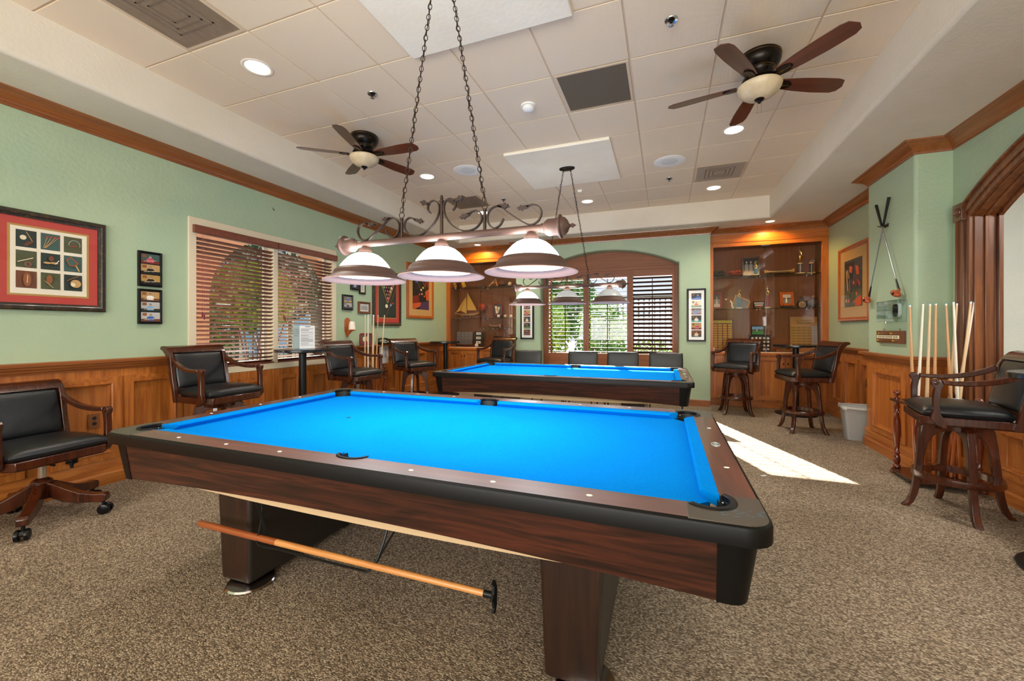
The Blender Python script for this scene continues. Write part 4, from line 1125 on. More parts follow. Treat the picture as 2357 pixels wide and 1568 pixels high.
fan2 = copy_tree(fan1, 'dark bronze ceiling fan with five reddish brown blades at upper right', (.665, 3.53, ZC))
fan_angle(fan1, 1); fan_angle(fan2, 24)
# ================================================================== STOOLS AND CHAIRS
wood('cue_butt2', '#A84E1C', '#C4702C', 'z', rough=0.2, coat=0.6)
wood('case_dark', '#4E1E0E', '#7A3416', 'z', rough=0.2, coat=0.6, s=.8)
def upper(t, zs, lm='leather_black'):
    """seat, back and arms; zs = underside of the seat frame; front is -y"""
    mb = MB('chair_wood')
    fr = [(-.262, -.17), (-.225, -.235), (.225, -.235), (.262, -.17), (.235, .235), (-.235, .235)]
    mb.prism(fr, zs, zs + .052, 'z'); 
    mb.prism([(x * .97, y * .97) for x, y in fr], zs - .008, zs, 'z')
    mb.build('seat_frame', parent=t, bevel=.004)
    mb = MB(lm); mb.T = Matrix.Translation((0, -.002, zs + .080)); mb.pillow(.505, .46, .13, n=18, e=9, edge=.34)
    for v in range(len(mb.V)):
        x, y, z = mb.V[v]; mb.V[v] = (x * (1.02 - .14 * max(0, (y + .0)) / .23 * .9), y, z)
    sd = mb.build('seat', parent=t, ang=70)
    # back
    def byz(z): return .205 + (z - zs) * .24            # lean
    for s in (1, -1):
        o = [(byz(zs) - .012, zs - .005), (byz(zs) + .030, zs - .005), (byz(zs + .2) + .022, zs + .2), (byz(zs + .36) + .018, zs + .36), (byz(zs + .42) + .035, zs + .42), (byz(zs + .47) + .062, zs + .458),
             (byz(zs + .47) + .082, zs + .462), (byz(zs + .47) + .092, zs + .478), (byz(zs + .47) + .078, zs + .496), (byz(zs + .47) + .045, zs + .498), (byz(zs + .47) + .012, zs + .488), (byz(zs + .42) - .012, zs + .45), (byz(zs + .36) - .022, zs + .40), (byz(zs + .2) - .014, zs + .2)]
        x0, x1 = (s * .222, s * .256)
        mb = MB('chair_wood').prism(o, min(x0, x1), max(x0, x1), 'x'); mb.build('back_stile', parent=t, bevel=.004, ang=35)
    mb = MB('chair_wood')
    zz = zs + .47
    prof = [(byz(zz) + .075 + .020 * math.cos(R(a)), zs + .478 + .019 * math.sin(R(a))) for a in range(-80, 110, 18)] + [(byz(zz) + .03, zs + .494), (byz(zz) - .004, zs + .478), (byz(zs + .42) - .02, zs + .438), (byz(zs + .42) + .004, zs + .43), (byz(zz) + .02, zs + .452)]
    mb.prism(prof, -.225, .225, 'x'); mb.build('top_rail', parent=t, ang=40)
    mb = MB('chair_wood')
    mb.prism([(byz(zs + .1) - .006, zs + .085), (byz(zs + .13) - .006, zs + .135), (byz(zs + .13) + .016, zs + .135), (byz(zs + .1) + .016, zs + .085)], -.225, .225, 'x')
    mb.prism([(byz(zs + .13) + .004, zs + .12), (byz(zs + .43) + .004, zs + .44), (byz(zs + .43) + .014, zs + .44), (byz(zs + .13) + .014, zs + .12)], -.225, .225, 'x')
    mb.build('back_panel', parent=t, ang=30)
    mb = MB(lm)
    mb.T = Matrix.Translation((0, byz(zs + .275) - .010, zs + .275)) @ Matrix.Rotation(PI / 2 - math.atan(.24), 4, 'X'); mb.pillow(.435, .325, .062, n=16, e=9)
    mb.build('backrest', parent=t, ang=70)
    for s in (1, -1):
        P = [(s * .236, .262, zs + .375), (s * .243, .215, zs + .345), (s * .252, .13, zs + .312), (s * .262, .03, zs + .292), (s * .270, -.07, zs + .287), (s * .274, -.135, zs + .293)]
        mb = MB('chair_wood'); q = smoothpts(P, 5); mb.ribbon(q, [.030 + .012 * i / len(q) for i in range(len(q))], [.040 - .012 * i / len(q) for i in range(len(q))], side=(1, 0, 0)); mb.build('arm', parent=t, bevel=.006)
        o = [(-.128, zs + .275), (-.150, zs + .31), (-.176, zs + .312), (-.192, zs + .295), (-.188, zs + .27), (-.176, zs + .25), (-.182, zs + .20), (-.182, zs + .10), (-.195, zs + .055), (-.190, zs + .03), (-.165, zs + .0), (-.130, zs - .018), (-.112, zs - .012), (-.120, zs + .03), (-.142, zs + .07), (-.148, zs + .12), (-.146, zs + .20), (-.138, zs + .25)]
        mb = MB('chair_wood').prism(o, min(s * .256, s * .293), max(s * .256, s * .293), 'x')
        for xx in (s * .2545, s * .2945): mb.lathe([(.016, -.0016), (.013, .001), (.007, .0012), (.006, .003), (0, .0035)] if False else [(.016, 0), (.012, .002 * (1 if abs(xx) > .27 else -1)), (0, .002 * (1 if abs(xx) > .27 else -1))], c=(xx, -.168, zs + .288), axis='x', seg=16)
        mb.build('arm_post', parent=t, bevel=.005, ang=35)
def make_stool():
    t = thing('bar_stool', 'dark wooden armed bar stool with black leather', 'bar stool', (0, 0, 0), 0, 'swivel bar stools')
    zs = .652
    upper(t, zs)
    mb = MB('chair_wood'); mb.lathe([(.16, zs - .008), (.16, zs - .022), (.12, zs - .03), (.12, zs - .06), (.0, zs - .06)], seg=28, cap=False); mb.build('swivel_hub', parent=t)
    o = [(.02, .628), (.165, .628), (.190, .600), (.203, .50), (.215, .38), (.226, .26), (.236, .16), (.250, .085), (.272, .03), (.300, 0), (.258, 0), (.232, .035), (.212, .09), (.198, .16), (.186, .26), (.172, .38), (.158, .46), (.135, .52), (.10, .560), (.02, .578)]
    l0 = None
    for k in range(4):
        if l0 is None: l0 = MB('chair_wood').prism(o, -.020, .020, 'y').build('leg', parent=t, bevel=.005, ang=30); l = l0
        else: l = l0.copy(); COL.objects.link(l); l.parent = t
        l['k'] = k
    mb = MB('chair_wood'); mb.lathe([(.180, .232), (.230, .232), (.235, .242), (.230, .275), (.180, .275), (.180, .232)], seg=40, cap=False); mb.build('foot_ring', parent=t, bevel=0, ang=40)
    return t
stool0 = make_stool()
def place_stool(x, y, face, base, label, first=[True]):
    fx, fy = face
    a = math.atan2(fx, -fy)
    if first[0]: t = stool0; first[0] = False; t.location = (x, y, 0); t.rotation_euler = (0, 0, a); t['label'] = label
    else: t = copy_tree(stool0, label, (x, y, 0), a)
    for c in t.children:
        if c.name.startswith('leg'): c.rotation_euler = (0, 0, R(base) - a + PI / 2 * c['k'])
    return t
place_stool(1.945, 3.84, (-.972, .22), -6, 'dark wooden armed bar stool nearest the camera on the right, before the leaning cues')
place_stool(1.655, 6.24, (-.987, -.163), 52, 'dark wooden armed bar stool facing left beside the grey waste bin')
place_stool(1.03, 7.17, (-.47, -.88), 48, 'brown armed bar stool facing the camera before the right display cabinet')
place_stool(-3.88, 2.625, (1, .02), 45, 'dark wooden armed bar stool in front of the large left window')
place_stool(-3.82, 4.36, (.999, -.04), 45, 'dark wooden armed bar stool between the left window and the cue rack')
place_stool(-3.79, 5.67, (.93, -.36), 20, 'dark wooden armed bar stool below the framed orange billiard print')
place_stool(-2.93, 6.98, (-.12, -.99), 45, 'dark wooden armed bar stool before the left display cabinet behind the far pool table')
for o in list(bpy.data.objects):
    if 'k' in o.keys(): del o['k']

# desk chair
t = thing('desk_chair', 'dark wooden armed desk chair with black leather on casters at the left edge', 'chair', (-3.985, 1.50, 0), math.atan2(1, -.07))
upper(t, .425)
MB('chrome').tube([(0, 0, .29), (0, 0, .40)], .022, seg=20).build('gas_lift', parent=t)
mb = MB('black_metal').box(-.09, .09, -.11, .11, .40, .420).tube([(.0, -.13, .385), (.0, -.09, .385)], .008, seg=8)
mb.tube([(.10, -.11, .41), (.10, -.11, .355)], .014, seg=10).tube([(.10, -.11, .395), (.10, -.11, .385)], .032, seg=12).tube([(.10, -.11, .375), (.10, -.11, .367)], .032, seg=12).tube([(.10, -.11, .36), (.10, -.11, .335)], .010, seg=8)
mb.build('tilt_mechanism', parent=t)
mb = MB('chair_wood').lathe([(0, .285), (.034, .285), (.05, .275), (.056, .262), (.050, .250), (.046, .16), (.040, .145), (0, .145)], seg=10); mb.build('hub', parent=t, bevel=.002)
o = [(.03, .262), (.07, .248), (.14, .205), (.21, .168), (.29, .150), (.345, .148), (.362, .135), (.360, .095), (.33, .085), (.28, .092), (.20, .098), (.12, .115), (.06, .15), (.03, .15)]
for k in range(5):
    lg = MB('chair_wood').prism(o, -.027, .027, 'y').build('leg', parent=t, bevel=.006, ang=30)
    lg.rotation_euler = (0, 0, R(16 + 72 * k))
    mb = MB('black_metal'); mb.tube([(.335, 0, .09), (.335, 0, .06)], .010, seg=10)
    for s in (1, -1): mb.lathe([(0, s * .008), (.018, s * .008), (.034, s * .012), (.036, s * .020), (.033, s * .031), (.014, s * .037), (0, s * .037)], 'black_gloss', c=(.345, 0, .0360), axis='y', seg=20)
    mb.prism([(.325, .062), (.36, .062), (.372, .045), (.368, .03), (.335, .03)], -.009, .009, 'y')
    mb.build('caster', parent=lg, ang=40)

# row of card chairs by the back window
def make_sidechair():
    t = thing('side_chair', 'black vinyl chair', 'chair', (0, 0, 0), 0, 'black vinyl chairs by the back window')
    mb = MB('vinyl'); mb.T = Matrix.Translation((0, -.01, .455)); mb.pillow(.48, .45, .07, n=10, e=7); mb.build('seat', parent=t, ang=70)
    mb = MB('vinyl'); mb.T = Matrix.Translation((0, .245, .79)) @ Matrix.Rotation(R(80), 4, 'X'); mb.pillow(.495, .30, .065, n=14, e=12); mb.build('backrest', parent=t, ang=70)
    for s in (1, -1):
        mb = MB('black_metal'); mb.tube(smoothpts([(s * .235, .29, 0), (s * .235, .23, .30), (s * .235, .225, .45), (s * .24, .262, .70)], 5), .011, seg=8); mb.build('leg', parent=t)
        mb = MB('black_metal'); mb.tube([(s * .22, -.23, 0), (s * .22, -.20, .43), (s * .22, .22, .43)], .011, seg=8); mb.build('leg', parent=t)
    mb = MB('black_metal').tube([(-.22, -.19, .42), (.22, -.19, .42)], .009, seg=6).tube([(-.235, .21, .35), (.235, .21, .35)], .009, seg=6); mb.build('crossbar', parent=t)
    return t
sc0 = make_sidechair()
for k, (x, lab) in enumerate(((-2.235, 'black vinyl chair leftmost of the row, before the narrow photo frame on the green wall'), (-1.28, 'black vinyl chair second from left below the middle of the back window'),
                 (-.635, 'black vinyl chair third from left below the right part of the back window'), (.015, 'black vinyl chair rightmost of the row behind the far pool table'))):
    if k == 0: sc0.location = (x, 6.55, 0); sc0['label'] = lab
    else: copy_tree(sc0, lab, (x, 6.55, 0))

# round bar tables
def make_bartable():
    t = thing('bar_table', 'tall round black bar table', 'table', (0, 0, 0), 0, 'tall round bar tables')
    MB('black_top').lathe([(0, 1.066), (.30, 1.066), (.305, 1.062), (.305, 1.038), (.30, 1.034), (0, 1.034)], seg=56).build('table_top', parent=t)
    mb = MB('black_metal'); mb.lathe([(.14, 1.034), (.14, 1.026), (.04, 1.012)], seg=24, cap=False).box(-.19, .19, -.02, .02, 1.022, 1.034).box(-.02, .02, -.19, .19, 1.022, 1.034); mb.build('top_bracket', parent=t)
    mb = MB('black_metal'); mb.tube([(0, 0, .03), (0, 0, 1.03)], .042, seg=24).lathe([(.05, .30), (.05, .305)], seg=20); mb.build('pole', parent=t)
    MB('black_metal').lathe([(.27, 0), (.275, .012), (.27, .018), (.215, .022), (.21, .032), (.15, .036), (.145, .046), (.09, .052), (.06, .062), (0, .064)], seg=48, cap=False).build('base', parent=t, ang=30)
    return t
bt0 = make_bartable(); bt0.location = (-4.085, 3.74, 0); bt0['label'] = 'tall round black bar table before the left window carrying a notice holder'
copy_tree(bt0, 'tall round black bar table in the far left corner by the display cabinet', (-4.085, 7.17, 0))
copy_tree(bt0, 'tall round black bar table between two stools before the right display cabinet', (1.885, 7.42, 0))
copy_tree(bt0, 'tall round black bar table cut off at the right picture edge', (2.085, 3.02, 0))

# notice holder
t = thing('notice_holder', 'clear upright acrylic holder with printed notices on the bar table by the left window', 'sign', (-4.02, 3.70, 1.067), R(63))
MB('acrylic').box(-.125, .125, -.002, .002, 0, .285).box(-.125, .125, -.06, .06, 0, .003).build('acrylic_stand', parent=t, smooth=False)
mb = MB('paper').box(-.118, -.045, .003, .0045, .01, .278).box(-.05, .12, -.0045, -.003, .006, .28)
mb.build('notice_sheet', parent=t, smooth=False)
mb = MB('ink')
random.seed(3)
z = .262; mb.box(.012, .068, -.0052, -.0046, z, z + .007); z -= .02
while z > .04:
    if random.random() < .16: z -= .008
    mb.box(-.036, .108 - random.choice((0, 0, 0, .05)) - random.random() * .01, -.0050, -.0046, z, z + .0022); z -= .0062
mb.build('printed_lines', parent=t, smooth=False)
for k, (zz, s) in enumerate(((.235, 'RULES'), (.21, 'NO FOOD'), (.185, 'RETURN'), (.16, 'BALLS'))):
    text(s, .016, 'lettering', 'ink', t, (-.083, .0022, zz))

# waste bin
t = thing('waste_bin', 'grey plastic waste bin with a liner on the carpet beside the pillar', 'bin', (2.165, 5.99, 0), R(-6))
def rrp(a, b, r): return roundrect(-a, a, -b, b, r, 5)
lv = [(rrp(.135, .095, .03), 0, 0), (rrp(.17, .125, .035), .365, 0), (rrp(.183, .137, .035), .372, 0), (rrp(.183, .137, .035), .392, 0), (rrp(.172, .127, .03), .392, 0), (rrp(.14, .10, .03), .05, 0)]
n = len(lv[0][0]); vs = []; fs = [tuple(range(n))]
for p, z, _ in lv: vs += [(x, y, z) for x, y in p]
for i in range(len(lv) - 1):
    for k in range(n): fs.append((i * n + k, i * n + (k + 1) % n, (i + 1) * n + (k + 1) % n, (i + 1) * n + k))
fs.append(tuple((len(lv) - 1) * n + k for k in range(n)))
MB('grey_plastic').add(vs, fs).build('body', parent=t, ang=35)
mb = MB('bin_bag'); a = rrp(.186, .140, .035); b = rrp(.184, .138, .035); c_ = rrp(.165, .12, .03)
m_ = len(a); vs = [(x, y, .36 + .012 * math.sin(i * 2.3)) for i, (x, y) in enumerate(a)] + [(x, y, .398 + .004 * math.sin(i * 1.7)) for i, (x, y) in enumerate(b)] + [(x, y, .36) for x, y in c_]
mb.add(vs, [(i * m_ + k, i * m_ + (k + 1) % m_, (i + 1) * m_ + (k + 1) % m_, (i + 1) * m_ + k) for i in range(2) for k in range(m_)]); mb.build('liner', parent=t)

# ================================================================== CUE RACKS
def cue(x0, y0, z0, x1, y1, z1, m, label, group, tip='chalk_blue', cat='pool cue'):
    p0, p1 = Vector((x0, y0, z0)), Vector((x1, y1, z1)); d = p1 - p0; L = d.length
    t = thing('pool_cue', label, cat, p0, 0, group)
    t.rotation_mode = 'QUATERNION'; t.rotation_quaternion = d.to_track_quat('Z', 'Y')
    MB('cue_butt2').tube([(0, 0, 0), (0, 0, .02), (0, 0, L * .42)], [.0135, .0145, .0125], seg=12).build('butt', parent=t)
    MB(m).tube([(0, 0, L * .42), (0, 0, L - .02)], [.0125, .0068], seg=12).build('shaft', parent=t)
    MB('black_gloss').box(-.0022, .0022, -.0128, -.0105, L * .44, L * .475).build('maker_mark', parent=t, smooth=False)
    MB('white_plastic').tube([(0, 0, L - .02), (0, 0, L - .006)], .0067, seg=10).build('ferrule', parent=t)
    MB(tip).tube([(0, 0, L - .006), (0, 0, L)], .0064, seg=10).build('tip', parent=t)

def rack(x, y, rot, label, w=.17, d=.17):
    t = thing('cue_rack', label, 'cue rack', (x, y, 0), rot, 'floor cue racks')
    mb = MB('chair_wood'); mb.prism([(px, py) for px, py in roundrect(-w - .05, w + .05, -d - .05, d + .05, .09)], .03, .052, 'z'); mb.build('base', parent=t, bevel=.004)
    mb = MB('chair_wood').box(-w - .035, w + .035, -d - .035, -.065, .655, .675).box(-w - .035, w + .035, d - .02, d + .035, .655, .675).box(-w - .035, -w + .02, -.065, d - .02, .655, .675).box(w - .02, w + .035, -.065, d - .02, .655, .675); mb.build('top_plate', parent=t)
    tp = [(.016, .052), (.028, .06), (.028, .075), (.017, .085), (.022, .10), (.026, .13), (.022, .16), (.016, .175), (.024, .19), (.016, .20), (.020, .26), (.026, .34), (.028, .40), (.024, .48), (.017, .54), (.024, .555), (.016, .57), (.022, .60), (.018, .63), (.026, .645), (.026, .655)]
    fp = [(.020, .675), (.020, .685), (.010, .69), (.010, .70), (.022, .712), (.026, .728), (.022, .744), (.010, .752), (0, .754)]
    for sx in (1, -1):
        for sy in (1, -1):
            p = MB('case_dark').lathe(tp, c=(sx * w, sy * d, 0), seg=18).build('post', parent=t, ang=50)
            MB('case_dark').lathe(fp, c=(sx * w, sy * d, 0), seg=18).build('finial', parent=p, ang=50)
            MB('case_dark').lathe([(0, 0), (.022, 0), (.026, .012), (.018, .03)], c=(sx * w * 1.1, sy * d * 1.1, 0), seg=14).build('foot', parent=t)
    return t

rack(2.155, 4.52, 0, 'turned dark wood floor cue rack in the corner by the right pillar', .19, .165)
rack(-4.17, 5.06, R(90), 'turned dark wood floor cue rack by the left wall under the brown photo frames', .15, .14)
K = 'cues in the right rack'
cues = [(1.975, 1.967, 4.64, 4.50, 1.515, 'cue_tan', 'chalk_blue', 'tan pool cue standing leftmost in the right rack against the pillar'),
        (2.065, 2.028, 4.6, 4.50, 1.525, 'cue_white', 'chalk_blue2', 'white shafted pool cue second from the left in the right rack'),
        (2.111, 2.088, 4.55, 4.48, 1.525, 'cue_maple', 'chalk_blue2', 'pale maple pool cue third from the left in the right rack'),
        (2.148, 2.139, 4.5, 4.52, 1.525, 'cue_tan', 'chalk_blue', 'tan pool cue with green tip fourth from the left in the right rack'),
        (2.214, 2.246, 4.5, 4.48, 1.525, 'cue_tan', 'chalk_blue', 'tan pool cue leaning right in the middle of the right rack'),
        (2.262, 2.287, 4.52, 4.46, 1.535, 'cue_white', 'chalk_blue2', 'white shafted pool cue crossing another in the right rack'),
        (2.284, 2.236, 4.56, 4.55, 1.528, 'cue_maple', 'black_gloss', 'maple pool cue with dark tip crossing behind the white one'),
        (2.372, 2.315, 4.48, 4.42, 1.536, 'cue_maple', 'chalk_blue', 'maple pool cue leaning towards the arch casing'),
        (2.392, 2.300, 4.44, 4.38, 1.532, 'cue_white', 'chalk_blue2', 'white shafted pool cue rightmost in the right rack')]
for i, (xt, xb9, yt, yb, zt, m, tp, lab) in enumerate(cues):
    # xb9 is where the cue passes about 0.66 m up
    y = 4.50 + (0, .035, .07, .015, .05, .0, .085, .03, .06)[i]
    xt, x9 = xt * y / 4.5, min(max(xb9 * y / 4.5, 1.998), 2.312)
    xb = min(max(xt + (x9 - xt) * (zt - .055) / (zt - .66), 1.95), 2.35)
    cue(xb, y, .056, xt, y, zt, m, lab, K, tp)
K = 'cues in the left rack'
for i, (yt, yb, m, lab) in enumerate(((4.966, 4.95, 'cue_maple', 'maple pool cue leftmost in the left rack'), (5.002, 5.0, 'cue_white', 'pale pool cue second from left in the left rack'),
        (5.105, 5.06, 'cue_maple', 'maple pool cue left of the crossing pair in the left rack'), (5.145, 5.10, 'cue_maple', 'maple pool cue of the crossing pair in the left rack'),
        (5.229, 5.15, 'cue_tan', 'tan pool cue fifth from left in the left rack'), (5.357, 5.19, 'cue_maple', 'maple pool cue rightmost in the left rack before the telephone'))):
    cue(-4.19 + .022 * (i % 3), yb, .056, -4.19 + .022 * (i % 3), yt, 1.525, m, lab, K, 'white_plastic' if i % 2 else 'chalk_blue2')
mat('tray_blue', '#C8D8E4', rough=0.35)
t = thing('ball_tray', 'pale blue plastic tray lying on top of the right cue rack', 'tray', (2.16, 4.385, .676), R(4))
vs = [(-.10, -.04, 0), (.10, -.04, 0), (.10, .04, 0), (-.10, .04, 0), (-.12, -.055, .055), (.12, -.055, .055), (.12, .055, .055), (-.12, .055, .055)]
MB('tray_blue').add(vs, [(0, 3, 2, 1), (0, 1, 5, 4), (1, 2, 6, 5), (2, 3, 7, 6), (3, 0, 4, 7)]).build('body', parent=t, smooth=False)
# ================================================================== BUILT-IN DISPLAY CABINETS
YF = 7.79; CT = .915; S1R, S2R = 2.222, 1.660; S1L, S2L, S3L = 2.210, 1.545, 1.335
def door(parent, x0, x1, z0, z1, y, knob=None):
    mb = MB('oak_v'); f = .055
    mb.box(x0, x0 + f, y - .02, y, z0, z1).box(x1 - f, x1, y - .02, y, z0, z1)
    mb.box(x0 + f, x1 - f, y - .02, y, z0, z0 + f, 'oak_x').box(x0 + f, x1 - f, y - .02, y, z1 - f, z1, 'oak_x')
    mb.box(x0 + f, x1 - f, y - .008, y, z0 + f, z1 - f)
    g = .014; X0, X1, Z0, Z1 = x0 + f, x1 - f, z0 + f, z1 - f
    mb.box(X0, X0 + g, y - .015, y - .008, Z0, Z1).box(X1 - g, X1, y - .015, y - .008, Z0, Z1).box(X0, X1, y - .015, y - .008, Z0, Z0 + g, 'oak_x').box(X0, X1, y - .015, y - .008, Z1 - g, Z1, 'oak_x')
    d = mb.build('door', parent=parent, bevel=.0015)
    if knob:
        k = MB('dark_bronze').lathe([(0, -.028), (.012, -.026), (.014, -.018), (.006, -.010), (.005, 0)], c=(knob, y - .02, z1 - .10), axis='y', seg=14)
        k.build('knob', parent=d)
def case(side, X0, X1, doors, knobs, shelves):
    L = side
    t = thing('base_cabinet', f'{"right" if L=="r" else "left"} built-in oak base cabinet with panelled doors below the display case', 'cabinet', (0, 0, 0), 0, 'built-in cabinets')
    mb = MB('oak_v'); mb.box(X0, X1, YF, 8.355, .105, CT - .045).box(X0, X1, YF + .05, 8.355, 0, .105)
    mb.build('carcass', parent=t, smooth=False)
    MB('oak_x').box(X0, X1, YF + .03, YF + .05, 0, .105).build('toe_kick', parent=t, smooth=False)
    for (a, b), k in zip(doors, knobs): door(t, a, b, .135, CT - .075, YF, k)
    t2 = thing('countertop', f'oak counter on the {"right" if L=="r" else "left"} built-in cabinet', 'countertop', (0, 0, 0), 0, 'built-in cabinets')
    MB('case_wood_x').box(X0, X1, YF - .03, 8.355, CT - .045, CT).build('counter_slab', parent=t2, bevel=.006)
    c = thing('display_case', f'{"right" if L=="r" else "left"} glass fronted display case {"with trophies" if L=="r" else "with the model sailboat"} in the back wall', 'display case', (0, 0, 0), 0, 'built-in cabinets')
    xl, xr = (X0 + .06, X1 - .085) if L == 'r' else (X0 + .075, X1 - .03)
    MB('case_wood').box(X0, xl, YF, YF + .045, CT, 2.765).build('face_stile', parent=c, bevel=.002); MB('case_wood').box(xr, X1, YF, YF + .045, CT, 2.765).build('face_stile', parent=c, bevel=.002)
    mb = MB('case_wood_x'); mb.box(xl, xr, YF + .001, YF + .045, 2.700, 2.765).box(X0, X1, YF - .006, YF + .045, 2.785, 2.92).box(X0, X1, YF - .010, YF + .045, 2.765, 2.785)
    mb.build('header_board', parent=c, bevel=.002)
    MB('case_back').box(X0 + .002, X1 - .002, 8.335, 8.355, CT, 2.75).build('back_panel', parent=c, smooth=False)
    MB('case_back').box(X0 + .002, X0 + .02, YF + .045, 8.335, CT, 2.75).box(X1 - .02, X1 - .002, YF + .045, 8.335, CT, 2.75).box(X0, X1, YF + .045, 8.335, 2.74, 2.76).build('side_panels', parent=c, smooth=False)
    for (a, b, z) in shelves:
        MB('green_glass').box(a, b, 7.935, 8.30, z - .008, z).build('glass_shelf', parent=c, smooth=False)
        mb = MB('steel')
        for x in (a + .07, (a + b) / 2 - .05, b - .12):
            mb.lathe([(0, z - .022), (.014, z - .020), (.014, z - .010), (0, z - .009)], c=(x, 8.0, 0), seg=12).lathe([(0, z - .022), (.014, z - .020), (.014, z - .010), (0, z - .009)], c=(x, 8.24, 0), seg=12)
        mb.build('shelf_clip', parent=c)
    mid = (xl + xr) / 2 - (0.0 if L == 'r' else .05)
    for a, b, y in ((xl, mid + .02, YF + .03), (mid - .02, xr, YF + .042)):
        g = MB('case_glass').box(a, b, y, y + .005, CT + .012, 2.702).build('glass_door', parent=c, smooth=False)
    MB('cream_frame').box(xl, xr, YF + .008, YF + .052, CT, CT + .012).build('door_track', parent=c, smooth=False)
    MB('steel').box(mid - .06, mid + .06, YF + .02, YF + .045, 2.688, 2.70).build('top_track', parent=c, smooth=False)
    MB('case_wood_x').box(xl, xr, YF + .02, YF + .05, 2.70, 2.705).build('track_cover', parent=c, smooth=False)
case('r', .719, 2.418, [(.775, 1.06), (1.068, 1.36), (1.372, 1.828), (1.838, 2.292)], [None, None, 1.80, 1.866], [(.76, 2.37, S1R), (.76, 2.37, S2R)])
case('l', -4.418, -2.757, [(-4.35, -4.0), (-3.99, -3.64), (-3.60, -3.22), (-3.21, -2.83)], [-4.03, -3.96, -3.26, -3.18], [(-4.38, -2.80, S1L), (-4.38, -2.80, S2L), (-3.70, -3.02, S3L)])

# ---------------------------------------------------------------- things in the cases
def figure(mb, x, z, s=1.0, m='goldfig', arm=60):
    """small cast figurine about 0.1 high"""
    T = mb.T; mb.T = mb.T @ Matrix.Translation((x, 0, z)) @ Matrix.Scale(s, 4)
    mb.ball((0, 0, .094), (.008, .008, .010), m, 10, 6)
    mb.tube([(0, 0, .084), (0, 0, .07), (0, 0, .05), (0, 0, .042)], [.005, .012, .009, .010], m, seg=8)
    mb.tube([(-.004, 0, .044), (-.012, 0, .02), (-.010, 0, 0)], [.0065, .005, .004], m, seg=6).tube([(.004, 0, .044), (.016, -.004, .024), (.014, 0, 0)], [.0065, .005, .004], m, seg=6)
    a = R(arm)
    mb.tube([(-.011, 0, .076), (-.022, -.006, .064), (-.018, -.012, .078)], [.004, .0035, .003], m, seg=6)
    mb.tube([(.011, 0, .076), (.011 + .018 * math.cos(a), 0, .076 + .018 * math.sin(a)), (.011 + .03 * math.cos(a + .3), 0, .076 + .03 * math.sin(a + .3))], [.004, .0035, .003], m, seg=6)
    mb.lathe([(0, -.004), (.016, -.004), (.014, 0), (0, 0)], m, seg=12); mb.T = T
def trophy(x, y, z, col, colm, hc, w, label, fig=1.0, cup=False, bike=False, base='marble'):
    t = thing('trophy', label, 'trophy', (x, y, z), 0, 'trophies')
    MB(base).box(-w * 1.5, w * 1.5, -w * 1.1, w * 1.1, 0, .02).build('base', parent=t, bevel=.003)
    mb = MB(colm); mb.box(-w * .62, w * .62, -w * .62, w * .62, .02, hc)
    if base != 'marble' or cup or bike: mb.box(-w * .2, w * .2, -w * .66, -w * .6, .02, hc, 'steel').box(-w * .75, w * .75, -w * .75, w * .75, hc, hc + .012, 'marble')
    else: mb.box(-w * .7, w * .7, -w * .7, w * .7, hc, hc + .008, 'brass')
    mb.build('column', parent=t, bevel=.002)
    zt = hc + .012
    if cup:
        mb = MB('brass'); mb.lathe([(.022, zt), (.018, zt + .008), (.006, zt + .018), (.006, zt + .03), (.02, zt + .05), (.028, zt + .085), (.032, zt + .12), (.029, zt + .12), (.024, zt + .08), (0, zt + .05)], seg=18, cap=False)
        for s in (1, -1): mb.tube(smoothpts([(s * .024, 0, zt + .05), (s * .05, 0, zt + .075), (s * .058, 0, zt + .105), (s * .042, 0, zt + .118), (s * .031, 0, zt + .108)], 4), .0035, seg=6)
        mb.build('cup', parent=t); zt += .128
    mb = MB('goldfig' if not bike else 'steel')
    if bike:
        for s in (-.024, .024): mb.tube([(s + .018 * math.cos(q), 0, zt + .02 + .018 * math.sin(q)) for q in [2 * PI * i / 14 for i in range(14)]], .002, seg=5, closed=True)
        mb.tube([(-.024, 0, zt + .02), (0, 0, zt + .04), (.024, 0, zt + .02), (.0, 0, zt + .02), (0, 0, zt + .04)], .0022, seg=5)
        T = mb.T; mb.T = Matrix.Translation((0, 0, zt + .02)) @ Matrix.Rotation(R(35), 4, 'Y'); figure(mb, 0, 0, .75, 'steel'); mb.T = T
    else: figure(mb, 0, zt + .004, fig, arm=70)
    mb.build('figurine', parent=t)
trophy(1.46, 8.04, S1R, 0, 'blue_column', .12, .030, 'small gold figure trophy with blue column before the team photograph', 1.15)
trophy(2.106, 8.06, S1R, 0, 'c_dkgrey', .17, .040, 'tall cup trophy with gold figure on the top right shelf', 1.3, cup=True)
trophy(2.267, 8.08, S1R, 0, 'black_gloss', .17, .036, 'silver cyclist trophy at the right end of the top shelf', bike=True)
trophy(1.206, 8.02, S2R, 0, 'blue_column', .19, .026, 'gold figure trophy with teal column in the wooden pentagon frame', 1.2)
trophy(1.630, 8.02, S2R, 0, 'red_column', .22, .028, 'gold figure trophy with red column on the middle shelf', 1.35)

